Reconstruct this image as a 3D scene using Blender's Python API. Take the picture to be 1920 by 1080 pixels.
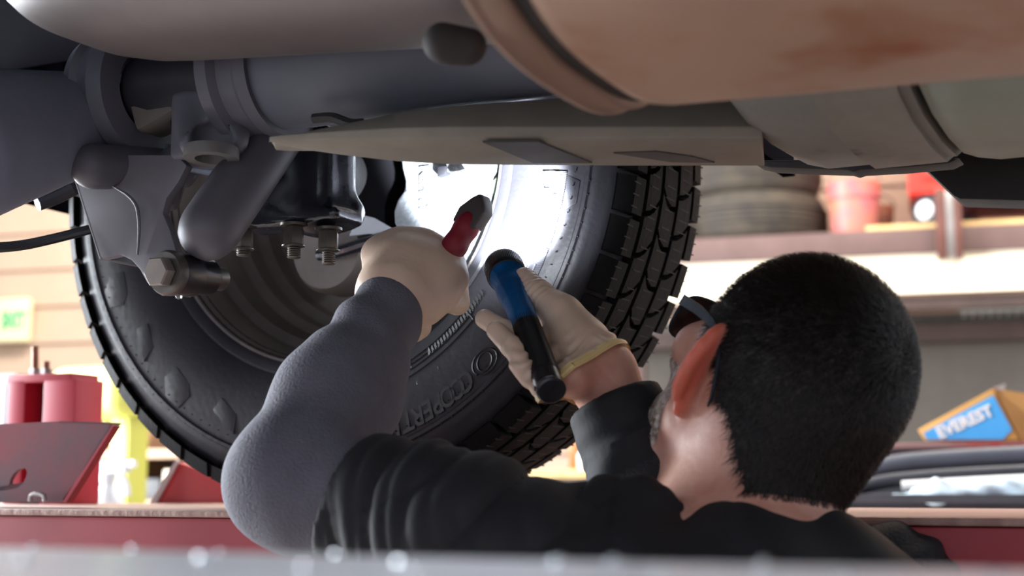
import bpy, bmesh, math, random
import numpy as np
from mathutils import Vector, Matrix

random.seed(7); RNG = np.random.default_rng(7)
scene = bpy.context.scene
for o in list(bpy.data.objects):
    bpy.data.objects.remove(o, do_unlink=True)
COL = scene.collection

# ------------------------------------------------------------------ camera, light, exposure
FPX = 2667.0            # focal length in pixels of a 1920 px wide frame (50 mm on 36 mm)
PITCH = 0.1395          # camera tilted up, looking under the lifted vehicle
PSI = 0.455             # the vehicle and the lift stand turned against the view
cam_d = bpy.data.cameras.new('camera'); cam = bpy.data.objects.new('camera', cam_d); COL.objects.link(cam)
cam_d.sensor_width = 36.0; cam_d.lens = FPX / 1920 * 36; cam_d.clip_start = 0.02
cam.rotation_euler = (math.pi / 2 + PITCH, 0, 0)
cam_d.dof.use_dof = True; cam_d.dof.focus_distance = 1.36; cam_d.dof.aperture_fstop = 4.8
scene.camera = cam
scene.view_settings.view_transform = 'Standard'; scene.view_settings.look = 'None'
scene.view_settings.gamma = 1.0; scene.view_settings.use_curve_mapping = False
scene.view_settings.exposure = 0.0

world = bpy.data.worlds.new('sky'); scene.world = world; world.use_nodes = True
bg = world.node_tree.nodes['Background']
bg.inputs[0].default_value = (0.80, 0.88, 1.0, 1); bg.inputs[1].default_value = 1.0

def area(name, loc, target, sx, sy, power, col=(1, 1, 1)):
    l = bpy.data.lights.new(name, 'AREA'); l.shape = 'RECTANGLE'; l.size = sx; l.size_y = sy
    l.energy = power; l.color = col
    o = bpy.data.objects.new(name, l); COL.objects.link(o); o.location = loc
    o.rotation_euler = (Vector(target) - Vector(loc)).to_track_quat('-Z', 'Y').to_euler()
    return o
area('bay_door_daylight', (-3.4, 3.7, 0.7), (0, 1.4, 0.1), 3.2, 3.0, 1150, (0.88, 0.94, 1.0))
area('shelf_fill_light', (3.9, 3.6, 0.6), (2.2, 6.0, 0.5), 3.0, 2.6, 60, (1.0, 0.95, 0.88))  # added fill that brightens only the back shelf, no actual door
area('background_fill_light', (-1.8, 5.2, 3.05), (-2.2, 6.8, 0.3), 2.6, 0.6, 190, (1.0, 0.96, 0.9))  # added fill for the left background, no actual lamp
area('background_fill_light.001', (1.6, 3.9, 3.05), (1.7, 5.8, 0.4), 2.6, 0.6, 165, (1.0, 0.95, 0.89))  # second added fill, brightens the shelf side of the background

# ------------------------------------------------------------------ geometry helpers
CA, SA = math.cos(PITCH), math.sin(PITCH)
U = np.array([math.cos(PSI), -math.sin(PSI), 0.0])    # along the vehicle, to the right and nearer
V = np.array([math.sin(PSI), math.cos(PSI), 0.0])     # across the vehicle, away from the camera
Z = np.array([0.0, 0.0, 1.0])
def ray(px, py):
    b = (540 - py) / FPX
    return np.array([(px - 960) / FPX, CA - b * SA, SA + b * CA])
def W(px, py, d): return ray(px, py) * d              # the point seen at a pixel, d metres deep
def LY(px, py, y):                                    # the same on a plane along the vehicle, y metres across
    r = ray(px, py); return r * (y / (r @ V))
def LZ(px, py, z):
    r = ray(px, py); return r * (z / r[2])
def loc(u, y, z): return u * U + y * V + z * Z
def nrm(v):
    v = np.asarray(v, float); return v / np.linalg.norm(v)
def frame(ax):
    ax = nrm(ax); h = np.array([0, 0, 1.0]) if abs(ax[2]) < 0.9 else np.array([1.0, 0, 0])
    a = nrm(np.cross(h, ax)); return a, np.cross(ax, a), ax

class MB:
    def __init__(s): s.v = []; s.f = []
    def add(s, v, f):
        b = len(s.v); s.v += [tuple(map(float, p)) for p in v]; s.f += [tuple(b + i for i in q) for q in f]; return s
    def box(s, c, ax, ay, az):
        c = np.asarray(c, float); ax, ay, az = (np.asarray(q, float) for q in (ax, ay, az))
        v = [c + i * ax + j * ay + k * az for k in (-1, 1) for j in (-1, 1) for i in (-1, 1)]
        return s.add(v, [(0, 2, 3, 1), (4, 5, 7, 6), (0, 1, 5, 4), (2, 6, 7, 3), (0, 4, 6, 2), (1, 3, 7, 5)])
    def lbox(s, u0, u1, y0, y1, z0, z1):
        return s.box(loc((u0 + u1) / 2, (y0 + y1) / 2, (z0 + z1) / 2), U * abs(u1 - u0) / 2, V * abs(y1 - y0) / 2, Z * abs(z1 - z0) / 2)
    def lathe(s, prof, o, ax, seg=32, closed=False, sx=1, sy=1, a0=0, a1=2 * math.pi, ref=None):
        o = np.asarray(o, float)
        if ref is None: e1, e2, e3 = frame(ax)
        else:
            e3 = nrm(ax); e1 = nrm(np.asarray(ref) - (np.asarray(ref) @ e3) * e3); e2 = np.cross(e3, e1)
        full = abs(a1 - a0 - 2 * math.pi) < 1e-6
        n = seg if full else seg + 1
        ang = [a0 + (a1 - a0) * i / seg for i in range(n)]
        v = []
        for r, h in prof:
            for t in ang: v.append(o + e3 * h + r * (sx * math.cos(t) * e1 + sy * math.sin(t) * e2))
        f = []
        m = len(prof)
        for i in range(m if closed else m - 1):
            for j in range(seg):
                j2 = (j + 1) % n; i2 = (i + 1) % m
                f.append((i * n + j, i * n + j2, i2 * n + j2, i2 * n + j))
        if not closed and full:
            if prof[0][0] > 1e-6: f.append(tuple(range(n - 1, -1, -1)))
            if prof[-1][0] > 1e-6: f.append(tuple((m - 1) * n + j for j in range(n)))
        return s.add(v, f)
    def cyl(s, a, b, r, r2=None, seg=24):
        a = np.asarray(a, float); b = np.asarray(b, float); L = np.linalg.norm(b - a)
        return s.lathe([(r, 0), (r if r2 is None else r2, L)], a, b - a, seg)
    def tube(s, pts, r, seg=10, caps=True, smooth=0):
        pts = [np.asarray(p, float) for p in pts]
        rs = list(r) if hasattr(r, '__len__') else [r] * len(pts)
        for _ in range(smooth):
            q, w = [pts[0]], [rs[0]]
            for i in range(len(pts) - 1):
                q += [pts[i] * .75 + pts[i + 1] * .25, pts[i] * .25 + pts[i + 1] * .75]
                w += [rs[i] * .75 + rs[i + 1] * .25, rs[i] * .25 + rs[i + 1] * .75]
            q.append(pts[-1]); w.append(rs[-1]); pts, rs = q, w
        v = []; e1 = None
        for i, p in enumerate(pts):
            t = nrm(pts[min(i + 1, len(pts) - 1)] - pts[max(i - 1, 0)])
            if e1 is None: e1 = frame(t)[0]
            e1 = nrm(e1 - (e1 @ t) * t); e2 = np.cross(t, e1)
            for j in range(seg):
                a = 2 * math.pi * j / seg; v.append(p + rs[i] * (math.cos(a) * e1 + math.sin(a) * e2))
        n = seg; f = [(i * n + j, i * n + (j + 1) % n, (i + 1) * n + (j + 1) % n, (i + 1) * n + j) for i in range(len(pts) - 1) for j in range(n)]
        if caps: f += [tuple(range(n - 1, -1, -1)), tuple((len(pts) - 1) * n + j for j in range(n))]
        return s.add(v, f)
    def prism(s, poly, vec):
        poly = [np.asarray(p, float) for p in poly]; vec = np.asarray(vec, float); n = len(poly)
        v = poly + [p + vec for p in poly]
        f = [tuple(range(n)), tuple(range(2 * n - 1, n - 1, -1))] + [(i, i + n, (i + 1) % n + n, (i + 1) % n) for i in range(n)]
        return s.add(v, f)
    def loft(s, secs, closed=True, caps=True):
        n = len(secs[0]); v = [p for sec in secs for p in sec]; f = []
        for i in range(len(secs) - 1):
            for j in range(n if closed else n - 1):
                f.append((i * n + j, i * n + (j + 1) % n, (i + 1) * n + (j + 1) % n, (i + 1) * n + j))
        if caps and closed: f += [tuple(range(n - 1, -1, -1)), tuple((len(secs) - 1) * n + j for j in range(n))]
        return s.add(v, f)
    def ball(s, c, r, seg=16, sx=1, sy=1, ax=(0, 0, 1), sz=1):
        pr = [(max(1e-7, r * math.sin(math.pi * i / (seg // 2))), -r * sz * math.cos(math.pi * i / (seg // 2))) for i in range(seg // 2 + 1)]
        return s.lathe(pr, c, ax, seg, sx=sx, sy=sy)
    def hexa(s, c, ax, r, h):
        return s.lathe([(r * .9, 0), (r, h * .12), (r, h * .85), (r * .86, h)], c, ax, 6)

WL = {}
def tag(o, label=None, cat=None, group=None, kind=None):
    if label: o['label'] = label
    if cat: o['category'] = cat
    if group: o['group'] = group
    if kind: o['kind'] = kind
    return o
def link(o, origin, parent):
    COL.objects.link(o); WL[o.name] = np.asarray(origin, float)
    if parent is not None:
        o.parent = parent; o.location = Vector(origin - WL[parent.name])
    else: o.location = Vector(origin)
def empty(name, at, label, cat, group=None):
    o = bpy.data.objects.new(name, None); o.empty_display_size = .05
    link(o, np.asarray(at, float), None); return tag(o, label, cat, group)
def obj(name, mb, mat, parent=None, smooth=35, bevel=0, seg=2, subsurf=0, label=None, cat=None, group=None, kind=None):
    v, f = (mb.v, mb.f) if isinstance(mb, MB) else mb
    v = np.asarray(v, float); lo, hi = v.min(0), v.max(0)
    org = (lo + hi) / 2
    if parent is None: org[2] = lo[2]
    me = bpy.data.meshes.new(name)
    me.from_pydata((v - org).tolist(), [], f if isinstance(f, list) else f.tolist()); me.validate()
    bm = bmesh.new(); bm.from_mesh(me)
    if bevel: bmesh.ops.bevel(bm, geom=[e for e in bm.edges if len(e.link_faces) == 2 and e.calc_face_angle(0) > .5], offset=bevel, segments=seg, profile=.6, affect='EDGES', clamp_overlap=True)
    bmesh.ops.recalc_face_normals(bm, faces=bm.faces); bm.to_mesh(me); bm.free()
    if smooth:
        me.polygons.foreach_set('use_smooth', [True] * len(me.polygons))
        if smooth < 180: me.set_sharp_from_angle(angle=math.radians(smooth))
    for m in (mat if isinstance(mat, (list, tuple)) else [mat]): me.materials.append(m)
    o = bpy.data.objects.new(name, me); link(o, org, parent)
    if subsurf:
        md = o.modifiers.new('round', 'SUBSURF'); md.levels = md.render_levels = subsurf
    return tag(o, label, cat, group, kind)
def text_mesh(txt, size, depth, font_shear=0.0, spacing=1.0, bold=0.0):
    c = bpy.data.curves.new('t', 'FONT'); c.body = txt; c.size = size; c.extrude = depth; c.shear = font_shear
    c.space_character = spacing; c.align_x = 'CENTER'; c.resolution_u = 3; c.offset = bold
    o = bpy.data.objects.new('t', c); COL.objects.link(o)
    dg = bpy.context.evaluated_depsgraph_get(); me = bpy.data.meshes.new_from_object(o.evaluated_get(dg))
    v = np.array([p.co[:] for p in me.vertices]); f = [tuple(p.vertices) for p in me.polygons]
    bpy.data.objects.remove(o); bpy.data.curves.remove(c); bpy.data.meshes.remove(me)
    return v, f

# ---- distance fields meshed with surface nets (bodies, cloth, castings)
def rc(a, b, ra, rb=None):
    a = np.asarray(a, float); b = np.asarray(b, float); rb = ra if rb is None else rb; ab = b - a; L2 = ab @ ab
    def f(P):
        t = np.clip(((P - a) @ ab) / L2, 0, 1); return np.linalg.norm(P - a - t[:, None] * ab, axis=1) - (ra + (rb - ra) * t)
    return f
def ell(c, ax, r):                                   # ax: three unit vectors (rows)
    c = np.asarray(c, float); ax = np.asarray(ax, float); r = np.asarray(r, float)
    def f(P):
        q = (P - c) @ ax.T; k0 = np.linalg.norm(q / r, axis=1); k1 = np.linalg.norm(q / (r * r), axis=1) + 1e-9
        return k0 * (k0 - 1) / k1
    return f
def rbox(c, ax, h, rr):
    c = np.asarray(c, float); ax = np.asarray(ax, float); h = np.asarray(h, float) - rr
    def f(P):
        q = np.abs((P - c) @ ax.T) - h
        return np.linalg.norm(np.maximum(q, 0), axis=1) + np.minimum(q.max(1), 0) - rr
    return f
def smin(a, b, k):
    h = np.maximum(k - np.abs(a - b), 0) / k; return np.minimum(a, b) - h * h * k * .25
def union(fs, k):
    def f(P):
        d = fs[0](P)
        for g in fs[1:]: d = smin(d, g(P), k)
        return d
    return f
def nets(fn, lo, hi, h):
    lo = np.asarray(lo, float); hi = np.asarray(hi, float)
    B = 8; n = (np.ceil((hi - lo) / h / B).astype(int)) * B
    nb = n // B
    gi = np.stack(np.meshgrid(*[np.arange(k) for k in nb], indexing='ij'), -1).reshape(-1, 3)
    cd = fn(lo + (gi * B + (B - 1) / 2) * h)
    near = np.abs(cd) < h * B * 1.25
    vals = np.empty(n, np.float32)
    blk = cd.reshape(nb).astype(np.float32)
    vals[:] = np.repeat(np.repeat(np.repeat(blk, B, 0), B, 1), B, 2)
    off = np.stack(np.meshgrid(*[np.arange(B)] * 3, indexing='ij'), -1).reshape(-1, 3)
    idx = gi[near]
    for c in range(0, len(idx), 400):
        b = idx[c:c + 400]; ii = (b[:, None] * B + off[None]).reshape(-1, 3)
        vals[ii[:, 0], ii[:, 1], ii[:, 2]] = fn(lo + ii * h)
    ins = vals < 0
    s = sum(ins[i:n[0] - 1 + i, j:n[1] - 1 + j, k:n[2] - 1 + k].astype(np.int8) for i in (0, 1) for j in (0, 1) for k in (0, 1))
    cells = np.argwhere((s > 0) & (s < 8)); vid = -np.ones(n - 1, np.int64); vid[tuple(cells.T)] = np.arange(len(cells))
    acc = np.zeros((len(cells), 3)); cnt = np.zeros(len(cells))
    cor = [(i, j, k) for i in (0, 1) for j in (0, 1) for k in (0, 1)]
    for a in cor:
        for ax in range(3):
            if a[ax]: continue
            b = list(a); b[ax] = 1
            va = vals[tuple((cells + a).T)]; vb = vals[tuple((cells + b).T)]
            m = (va < 0) != (vb < 0)
            t = va[m] / (va[m] - vb[m]); p = np.array(a, float)[None].repeat(m.sum(), 0); p[:, ax] = t
            acc[m] += p; cnt[m] += 1
    Vv = lo + (cells + acc / cnt[:, None]) * h
    F = []
    for ax in range(3):
        o1, o2 = [(1, 2), (2, 0), (0, 1)][ax]
        sl0 = [slice(1, k - 1) for k in n]; sl1 = list(sl0)
        sl0[ax] = slice(0, n[ax] - 1); sl1[ax] = slice(1, n[ax])
        A, Bb = ins[tuple(sl0)], ins[tuple(sl1)]
        e = np.argwhere(A != Bb)
        if not len(e): continue
        st = A[tuple(e.T)]
        g = e.copy()
        for q in range(3):
            if q != ax: g[:, q] += 1
        def cell(d1, d2):
            c = g.copy(); c[:, o1] -= d1; c[:, o2] -= d2; return vid[tuple(c.T)]
        q = np.stack([cell(1, 1), cell(0, 1), cell(0, 0), cell(1, 0)], 1)
        q[~st] = q[~st][:, ::-1]; F.append(q)
    F = np.concatenate(F); F = F[(F >= 0).all(1)]
    for _ in range(2):                               # pull onto the surface
        d = fn(Vv); g = np.stack([fn(Vv + np.eye(3)[i] * h * .3) - d for i in range(3)], 1) / (h * .3)
        gn = (g * g).sum(1) + 1e-9; step = np.clip(d / gn, -h, h)[:, None] * g; Vv = Vv - step * .9
    return Vv, F
def normals_of(fn, P, e=.001):
    d = fn(P); g = np.stack([fn(P + np.eye(3)[i] * e) - d for i in range(3)], 1)
    return g / (np.linalg.norm(g, axis=1)[:, None] + 1e-12)

# ------------------------------------------------------------------ materials
def lin(h):
    h = h.lstrip('#'); c = [int(h[i:i + 2], 16) / 255 for i in (0, 2, 4)]
    return tuple(x / 12.92 if x <= .04045 else ((x + .055) / 1.055) ** 2.4 for x in c) + (1.0,)
MATS = {}
def mat(name, col, rough=.5, metal=0.0, col2=None, scale=10, lo=.35, hi=.7, bump=0.0, bscale=60, sss=0, sssr=(.01, .004, .002), spec=.5, coat=0, emit=None, trans=0, stretch=None, detail=5, wave=None, col3=None):
    if name in MATS: return MATS[name]
    m = bpy.data.materials.new(name); m.use_nodes = True; nt = m.node_tree; N = nt.nodes; Lk = nt.links
    p = N['Principled BSDF']; p.inputs['Base Color'].default_value = lin(col)
    p.inputs['Roughness'].default_value = rough; p.inputs['Metallic'].default_value = metal
    p.inputs['Specular IOR Level'].default_value = spec; p.inputs['Coat Weight'].default_value = coat
    p.inputs['Transmission Weight'].default_value = trans
    if sss:
        p.inputs['Subsurface Weight'].default_value = sss; p.inputs['Subsurface Radius'].default_value = (1, .4, .2); p.inputs['Subsurface Scale'].default_value = sssr[0]
    if emit: p.inputs['Emission Color'].default_value = lin(emit[0]); p.inputs['Emission Strength'].default_value = emit[1]
    tc = N.new('ShaderNodeTexCoord'); mp = N.new('ShaderNodeMapping'); Lk.new(tc.outputs['Object'], mp.inputs[0])
    if stretch: mp.inputs['Scale'].default_value = stretch
    if col2:
        nz = N.new('ShaderNodeTexNoise'); nz.inputs['Scale'].default_value = scale; nz.inputs['Detail'].default_value = detail; nz.inputs['Roughness'].default_value = .6
        Lk.new(mp.outputs[0], nz.inputs['Vector'])
        r = N.new('ShaderNodeValToRGB'); r.color_ramp.elements[0].position = lo; r.color_ramp.elements[1].position = hi
        r.color_ramp.elements[0].color = lin(col); r.color_ramp.elements[1].color = lin(col2)
        if col3:
            e = r.color_ramp.elements.new(min(.99, hi + .09)); e.color = lin(col3)
        Lk.new(nz.outputs['Fac'], r.inputs[0]); Lk.new(r.outputs[0], p.inputs['Base Color'])
        rr = N.new('ShaderNodeMapRange'); rr.inputs['To Min'].default_value = max(.02, rough - .1); rr.inputs['To Max'].default_value = min(1, rough + .12)
        Lk.new(nz.outputs['Fac'], rr.inputs['Value']); Lk.new(rr.outputs[0], p.inputs['Roughness'])
    if bump:
        if wave:
            bz = N.new('ShaderNodeTexWave'); bz.inputs['Scale'].default_value = bscale; bz.bands_direction = wave; bz.inputs['Distortion'].default_value = .4
        else:
            bz = N.new('ShaderNodeTexNoise'); bz.inputs['Scale'].default_value = bscale; bz.inputs['Detail'].default_value = 3
        Lk.new(mp.outputs[0], bz.inputs['Vector'])
        b = N.new('ShaderNodeBump'); b.inputs['Strength'].default_value = bump; b.inputs['Distance'].default_value = .004
        Lk.new(bz.outputs['Fac'], b.inputs['Height']); Lk.new(b.outputs[0], p.inputs['Normal'])
    MATS[name] = m; return m
# ------------------------------------------------------------------ the room
FLOOR = -1.52
m_conc = mat('concrete', '#a5a099', .8, col2='#b8b3ab', scale=3, bump=.2, bscale=40)
m_tan = mat('tan_siding', '#c9ae98', .8, col2='#d0b6a1', scale=2.5)
m_ceil = mat('ceiling_board', '#d8d2c8', .9, col2='#cfc8bd', scale=2)
obj('floor', MB().box((0, 4, FLOOR - .05), (9, 0, 0), (0, 8, 0), (0, 0, .05)), m_conc, kind='structure')
obj('ceiling', MB().box((0, 5.2, 3.35), (9, 0, 0), (0, 4.2, 0), (0, 0, .05)), m_ceil, kind='structure')
P1 = np.array([.742, 6.0, 0.]); Dv = nrm([1.288, -.37, 0]); Nv = np.array([-Dv[1], Dv[0], 0.])
def SP(px, py, off=0.):
    r = ray(px, py); return r * ((Nv @ P1 + off) / (r @ Nv))
def sp(s, off, z): return P1 + s * Dv + off * Nv + z * Z      # s along the back wall
def sbox(mb, s0, s1, o0, o1, z0, z1):
    return mb.box(sp((s0 + s1) / 2, (o0 + o1) / 2, (z0 + z1) / 2), Dv * (s1 - s0) / 2, Nv * (o1 - o0) / 2, Z * (z1 - z0) / 2)
def sof(px, off=0.): return (SP(px, 500, off) - P1) @ Dv
wall = obj('wall_back', sbox(MB(), -7, 5, .95, 1.05, FLOOR, 3.3), m_tan, kind='structure')
zz = FLOOR + .01
while zz < 3.1:                                            # lapped boards of the wall
    mb = MB(); s0, s1, h = -6.9, 4.9, .205
    poly = [sp(s0, .949, zz), sp(s0, .915, zz), sp(s0, .932, zz + h), sp(s0, .949, zz + h)]
    obj('plank', mb.prism(poly, Dv * (s1 - s0)), m_tan, wall, smooth=0); zz += .21

# ---- EXIT sign on the back wall
m_signw = mat('sign_plate', '#f4efc0', .5, col2='#f7f3cc', scale=4)
m_signg = mat('sign_green', '#4fc98a', .5, col2='#45be80', scale=4)
a, b = SP(-12, 562, .86), SP(53, 640, .86)
mb = MB().box((a + b) / 2, Dv * (np.dot(b - a, Dv) / 2), Nv * .03, Z * (abs(a[2] - b[2]) / 2))
sign = empty('exit_sign', (a + b) / 2 - Z * .1, 'pale yellow exit sign with green letters on the tan wall', 'sign')
obj('sign_plate', mb, m_signw, sign, bevel=.008)
for i, ch in enumerate('EXIT'):
    tv, tf = text_mesh(ch, .135, .002, bold=.003)
    c = SP(8 + i * 11, 615, .825)
    tv = np.array([c + p[0] * Dv * .68 + p[1] * Z - p[2] * Nv for p in tv])
    obj('letter', (tv, tf), m_signg, sign, smooth=0)

# ---- storage shelf along the back wall, right
m_brown = mat('brown_beam', '#644c48', .6, col2='#58423e', scale=6)
m_cream = mat('cream_panel', '#eadcc2', .6, col2='#f0e4cc', scale=3)
m_grey = mat('grey_board', '#5f5851', .8, col2='#524b45', scale=2.5)
m_wood = mat('pine_board', '#d8b67c', .6, col2='#c9a468', scale=5, stretch=(1, 8, 8))
s0, s1 = sof(1130), sof(2250)
def zat(px, py, off=0.): return SP(px, py, off)[2]
zb1, zb0, zc0 = zat(1500, 438), zat(1500, 484), zat(1500, 556)
shelf = empty('storage_shelf', sp((s0 + s1) / 2, .2, FLOOR), 'long storage shelf with brown beam and cream front board behind the man', 'shelf')
mb = MB(); sbox(mb, s0, s1, .02, .72, zb1 - .03, zb1 - .004); obj('shelf_deck', mb, m_brown, shelf, smooth=0)
mb = MB(); sbox(mb, s0, s1, 0, .03, zb0, zb1); obj('beam', mb, m_brown, shelf, bevel=.006)
mb = MB(); sbox(mb, s0, s1, .02, .04, zc0, zb0); obj('front_board', mb, m_cream, shelf, smooth=0)
mb = MB(); sbox(mb, s0, s1, .6, .64, FLOOR, zc0 - .02); obj('back_panel', mb, m_grey, shelf, smooth=0)
m_dk = mat('dark_brown_steel', '#3b2c28', .6, col2='#4a3833', scale=5)
mb = MB(); sbox(mb, s0, s1, .05, .12, zc0 - .06, zc0 - .015); obj('lower_rail', mb, m_dk, shelf, smooth=0)
mb = MB(); sbox(mb, s0, s1, .45, .6, zat(1800, 640, .5), zat(1800, 610, .5)); obj('lower_rail', mb, m_dk, shelf, smooth=0)
m_rust = mat('worn_brown_post', '#5a372f', .45, .3, col2='#70483f', scale=9)
for px in (1782, 2210, 1190):                               # uprights
    s = sof(px); ztop = zat(1782, 352, -.06) if px == 1782 else zb1 + .1
    w = .05
    post = obj('upright', sbox(MB(), s - w, s - .012, -.07, -.005, zat(1782, 488), ztop), m_rust, shelf, bevel=.004)
    obj('upright', sbox(MB(), s + .022, s + w, -.07, -.005, zat(1782, 488), ztop), m_rust, shelf, bevel=.004)
    obj('upright_channel', sbox(MB(), s - .012, s + .022, -.05, -.005, zat(1782, 486), ztop - .01), mat('bright_steel', '#b9b4b0', .3, .7, col2='#cfcac6', scale=8), shelf, bevel=.003)
    if px != 1782: obj('shelf_leg', sbox(MB(), s - .03, s + .03, .045, .1, FLOOR, zb1 - .04), m_dk, shelf, smooth=0)
obj('pine_plank', sbox(MB(), sof(1625), sof(2240), .032, .085, zb1 - .0035, zb1 + .024), m_wood, bevel=.004,
    label='pale pine plank lying along the edge of the storage shelf', cat='plank')

# ---- tyres stacked on the shelf
m_oldt = mat('old_tyre', '#2b2622', .75, col2='#463d31', scale=9, bump=.3, bscale=30)
def shelf_tyre(px, z0, R, Wd, name, label):
    c = sp(sof(px, .36), .36, z0)
    pr = []
    for i in range(17):
        t = math.pi * (i / 16 - .5); pr.append((R - .045 + .045 * math.cos(t), Wd / 2 + (Wd / 2) * math.sin(t)))
    pr = [(R * .58, .03 * Wd / .2)] + [(R * .75, .0)] + pr + [(R * .75, Wd), (R * .58, Wd - .03 * Wd / .2)]
    e = empty(name, c, label, 'tyre', 'spare tyres stacked on the shelf')
    obj('casing', MB().lathe(pr, c, Z, 48, closed=True), m_oldt, e)
    for q in (.36, .46, .56, .66):
        obj('tread_rib', MB().lathe([(R - .004, Wd * q), (R + .004, Wd * q), (R + .004, Wd * (q + .05)), (R - .004, Wd * (q + .05))], c, Z, 48, closed=True), m_oldt, e)
hT = (SP(1400, 352, .05)[2] - zb1)
shelf_tyre(1415, zb1 - .0035, .325, hT, 'spare_tyre', 'dusty worn tyre lying flat directly on the storage shelf')
shelf_tyre(1410, zb1 - .0035 + hT, .315, hT * .9, 'spare_tyre', 'middle tyre of the stack on the storage shelf')
m_oldt2 = mat('dusty_tyre', '#8c6f66', .85, col2='#7d6158', scale=9)
shelf_tyre(1400, zb1 - .0035 + hT * 1.9, .32, hT, 'spare_tyre', 'uppermost tyre of the stack, mostly hidden by the vehicle')

# ---- buckets on the shelf
def bucket(px0, px1, off, col, colb, name, label, h):
    c = sp(sof((px0 + px1) / 2, off), off, zb1 - .0035)
    R = abs(sof(px1, off) - sof(px0, off)) / 2
    e = empty(name, c, label, 'bucket', 'buckets on the storage shelf')
    m1 = mat(name + label[:6], col, .5, col2=colb, scale=7)
    obj('pail_body', MB().lathe([(R * .86, 0), (R * .97, h), (R * .93, h), (R * .82, .01)], c, Z, 32), m1, e)
    obj('rim_band', MB().lathe([(R * .93, h * .7), (R, h * .7), (R * 1.02, h * .99), (R * .95, h * .99)], c, Z, 32, closed=True), mat('pail_band' + label[:6], colb, .45, col2=col, scale=9), e)
    obj('wire_handle', MB().tube([c + Dv * R * math.cos(t) * 1.02 + Z * (h + R * .75 * math.sin(t)) for t in np.linspace(0, math.pi, 17)], .004, 6), mat('steel_wire', '#8f8b86', .4, .8, col2='#77736f', scale=30), e)
bucket(1555, 1655, .2, '#b3775a', '#b8606a', 'plastic_bucket', 'faded red and orange plastic bucket next to the tyre stack', .245)
bucket(1610, 1680, .48, '#9a6a50', '#8a5a48', 'plastic_bucket', 'small brown bucket half hidden behind the red bucket', .19)

# ---- red tool chest on a caster
m_red = mat('red_enamel', '#e23a2c', .4, col2='#d42f24', scale=4)
zr = zat(1740, 362, .1)
chest = empty('tool_chest', sp(sof(1900, .3), .3, zb1), 'bright red rolling tool chest on the storage shelf', 'tool chest')
obj('cabinet_body', sbox(MB(), sof(1709, .1), sof(2150, .1), .1, .6, zr + .0, zr + .6), m_red, chest, bevel=.01)
for i in range(3):
    d = obj('drawer', sbox(MB(), sof(1735, .1), sof(2120, .1), .085, .1, zr + .06 + i * .17, zr + .21 + i * .17), m_red, chest, bevel=.006)
    obj('handle', sbox(MB(), sof(1800, .1), sof(2060, .1), .06, .085, zr + .17 + i * .17, zr + .185 + i * .17), MATS['bright_steel'], d, bevel=.003)
obj('base_strip', sbox(MB(), sof(1790, .1), sof(2150, .1), .11, .58, zr - .03, zr), mat('dark_red', '#8c1c22', .5, col2='#7a161c', scale=6), chest)
for px, o in ((1745, .14), (1815, .5), (2110, .14), (2110, .5)):
    c = sp(sof(px, o), o, 0); rw = (zr - zb1 - .028) / 2; c[2] = zb1 + .0265 + rw if o < .2 else zb1 - .003 + rw
    w = obj('caster', MB().lathe([(rw * .5, -.025), (rw, -.02), (rw, .02), (rw * .5, .025)], c, Dv * .6 + Nv * .8, 24), mat('black_rubber', '#17171a', .6, col2='#222226', scale=12), chest)
    obj('wheel_cover', MB().lathe([(.0001, -.034), (rw * .55, -.032), (rw * .62, -.024), (rw * .2, -.02)], c, Dv * .6 + Nv * .8, 24), mat('white_plastic', '#e8ecf0', .35, col2='#dfe3e8', scale=5), w)

# ---- wire tray under the shelf
mb = MB(); a = sof(1806, .2)
tray = empty('wire_tray', sp(a + .4, .3, zat(1850, 580, .2)), 'light grey wire tray hanging under the storage shelf', 'tray')
m_wire = mat('grey_wire', '#b4b4b2', .4, .4, col2='#a2a2a0', scale=20)
z1, z0 = zat(1850, 556, .2), zat(1850, 581, .2)
for i in range(14):
    s = a + i * .036; obj('wire', MB().tube([sp(s, .2, z1), sp(s, .21, z0), sp(s, .42, z0), sp(s, .43, z1)], .006, 6), m_wire, tray)
for zq in (z0, (z0 + z1) / 2, z1 - .004): obj('rail', MB().tube([sp(a - .02, .2, zq), sp(a + .49, .2, zq)], .007, 6), m_wire, tray)

# ---- bench at the right behind the lift: box, hose, tube, cloth
m_bench = mat('dark_bench', '#4b4a50', .45, col2='#3a393f', scale=5, bump=.1)
BY = 2.9
bench = empty('work_bench', LY(1800, 830, BY) * [1, 1, 0] + Z * FLOOR, 'dark work bench with worn red edge behind the lift, right', 'bench')
zt = LY(1800, 829, BY)[2]; ub0, ub1 = LY(1225, 830, BY) @ U, LY(2150, 830, BY) @ U
obj('bench_top', MB().lbox(ub0, ub1, BY, BY + .6, zt - .012, zt), mat('worn_red_edge', '#8f6a66', .5, col2='#a33a36', scale=6, lo=.45, hi=.62), bench, bevel=.003)
obj('front_panel', MB().lbox(ub0, ub1, BY + .02, BY + .05, zt - .5, zt - .012), m_bench, bench, smooth=0)
for q in (ub0 + .04, ub1 - .04):
    for y in (BY + .06, BY + .55): obj('leg', MB().lbox(q - .03, q + .03, y - .03, y + .03, FLOOR, zt - .012), m_bench, bench, smooth=0)
obj('tray_floor', MB().lbox(ub0, ub1, BY - .3, BY + .02, zt - .115, zt - .10), m_bench, bench, smooth=0)
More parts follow.
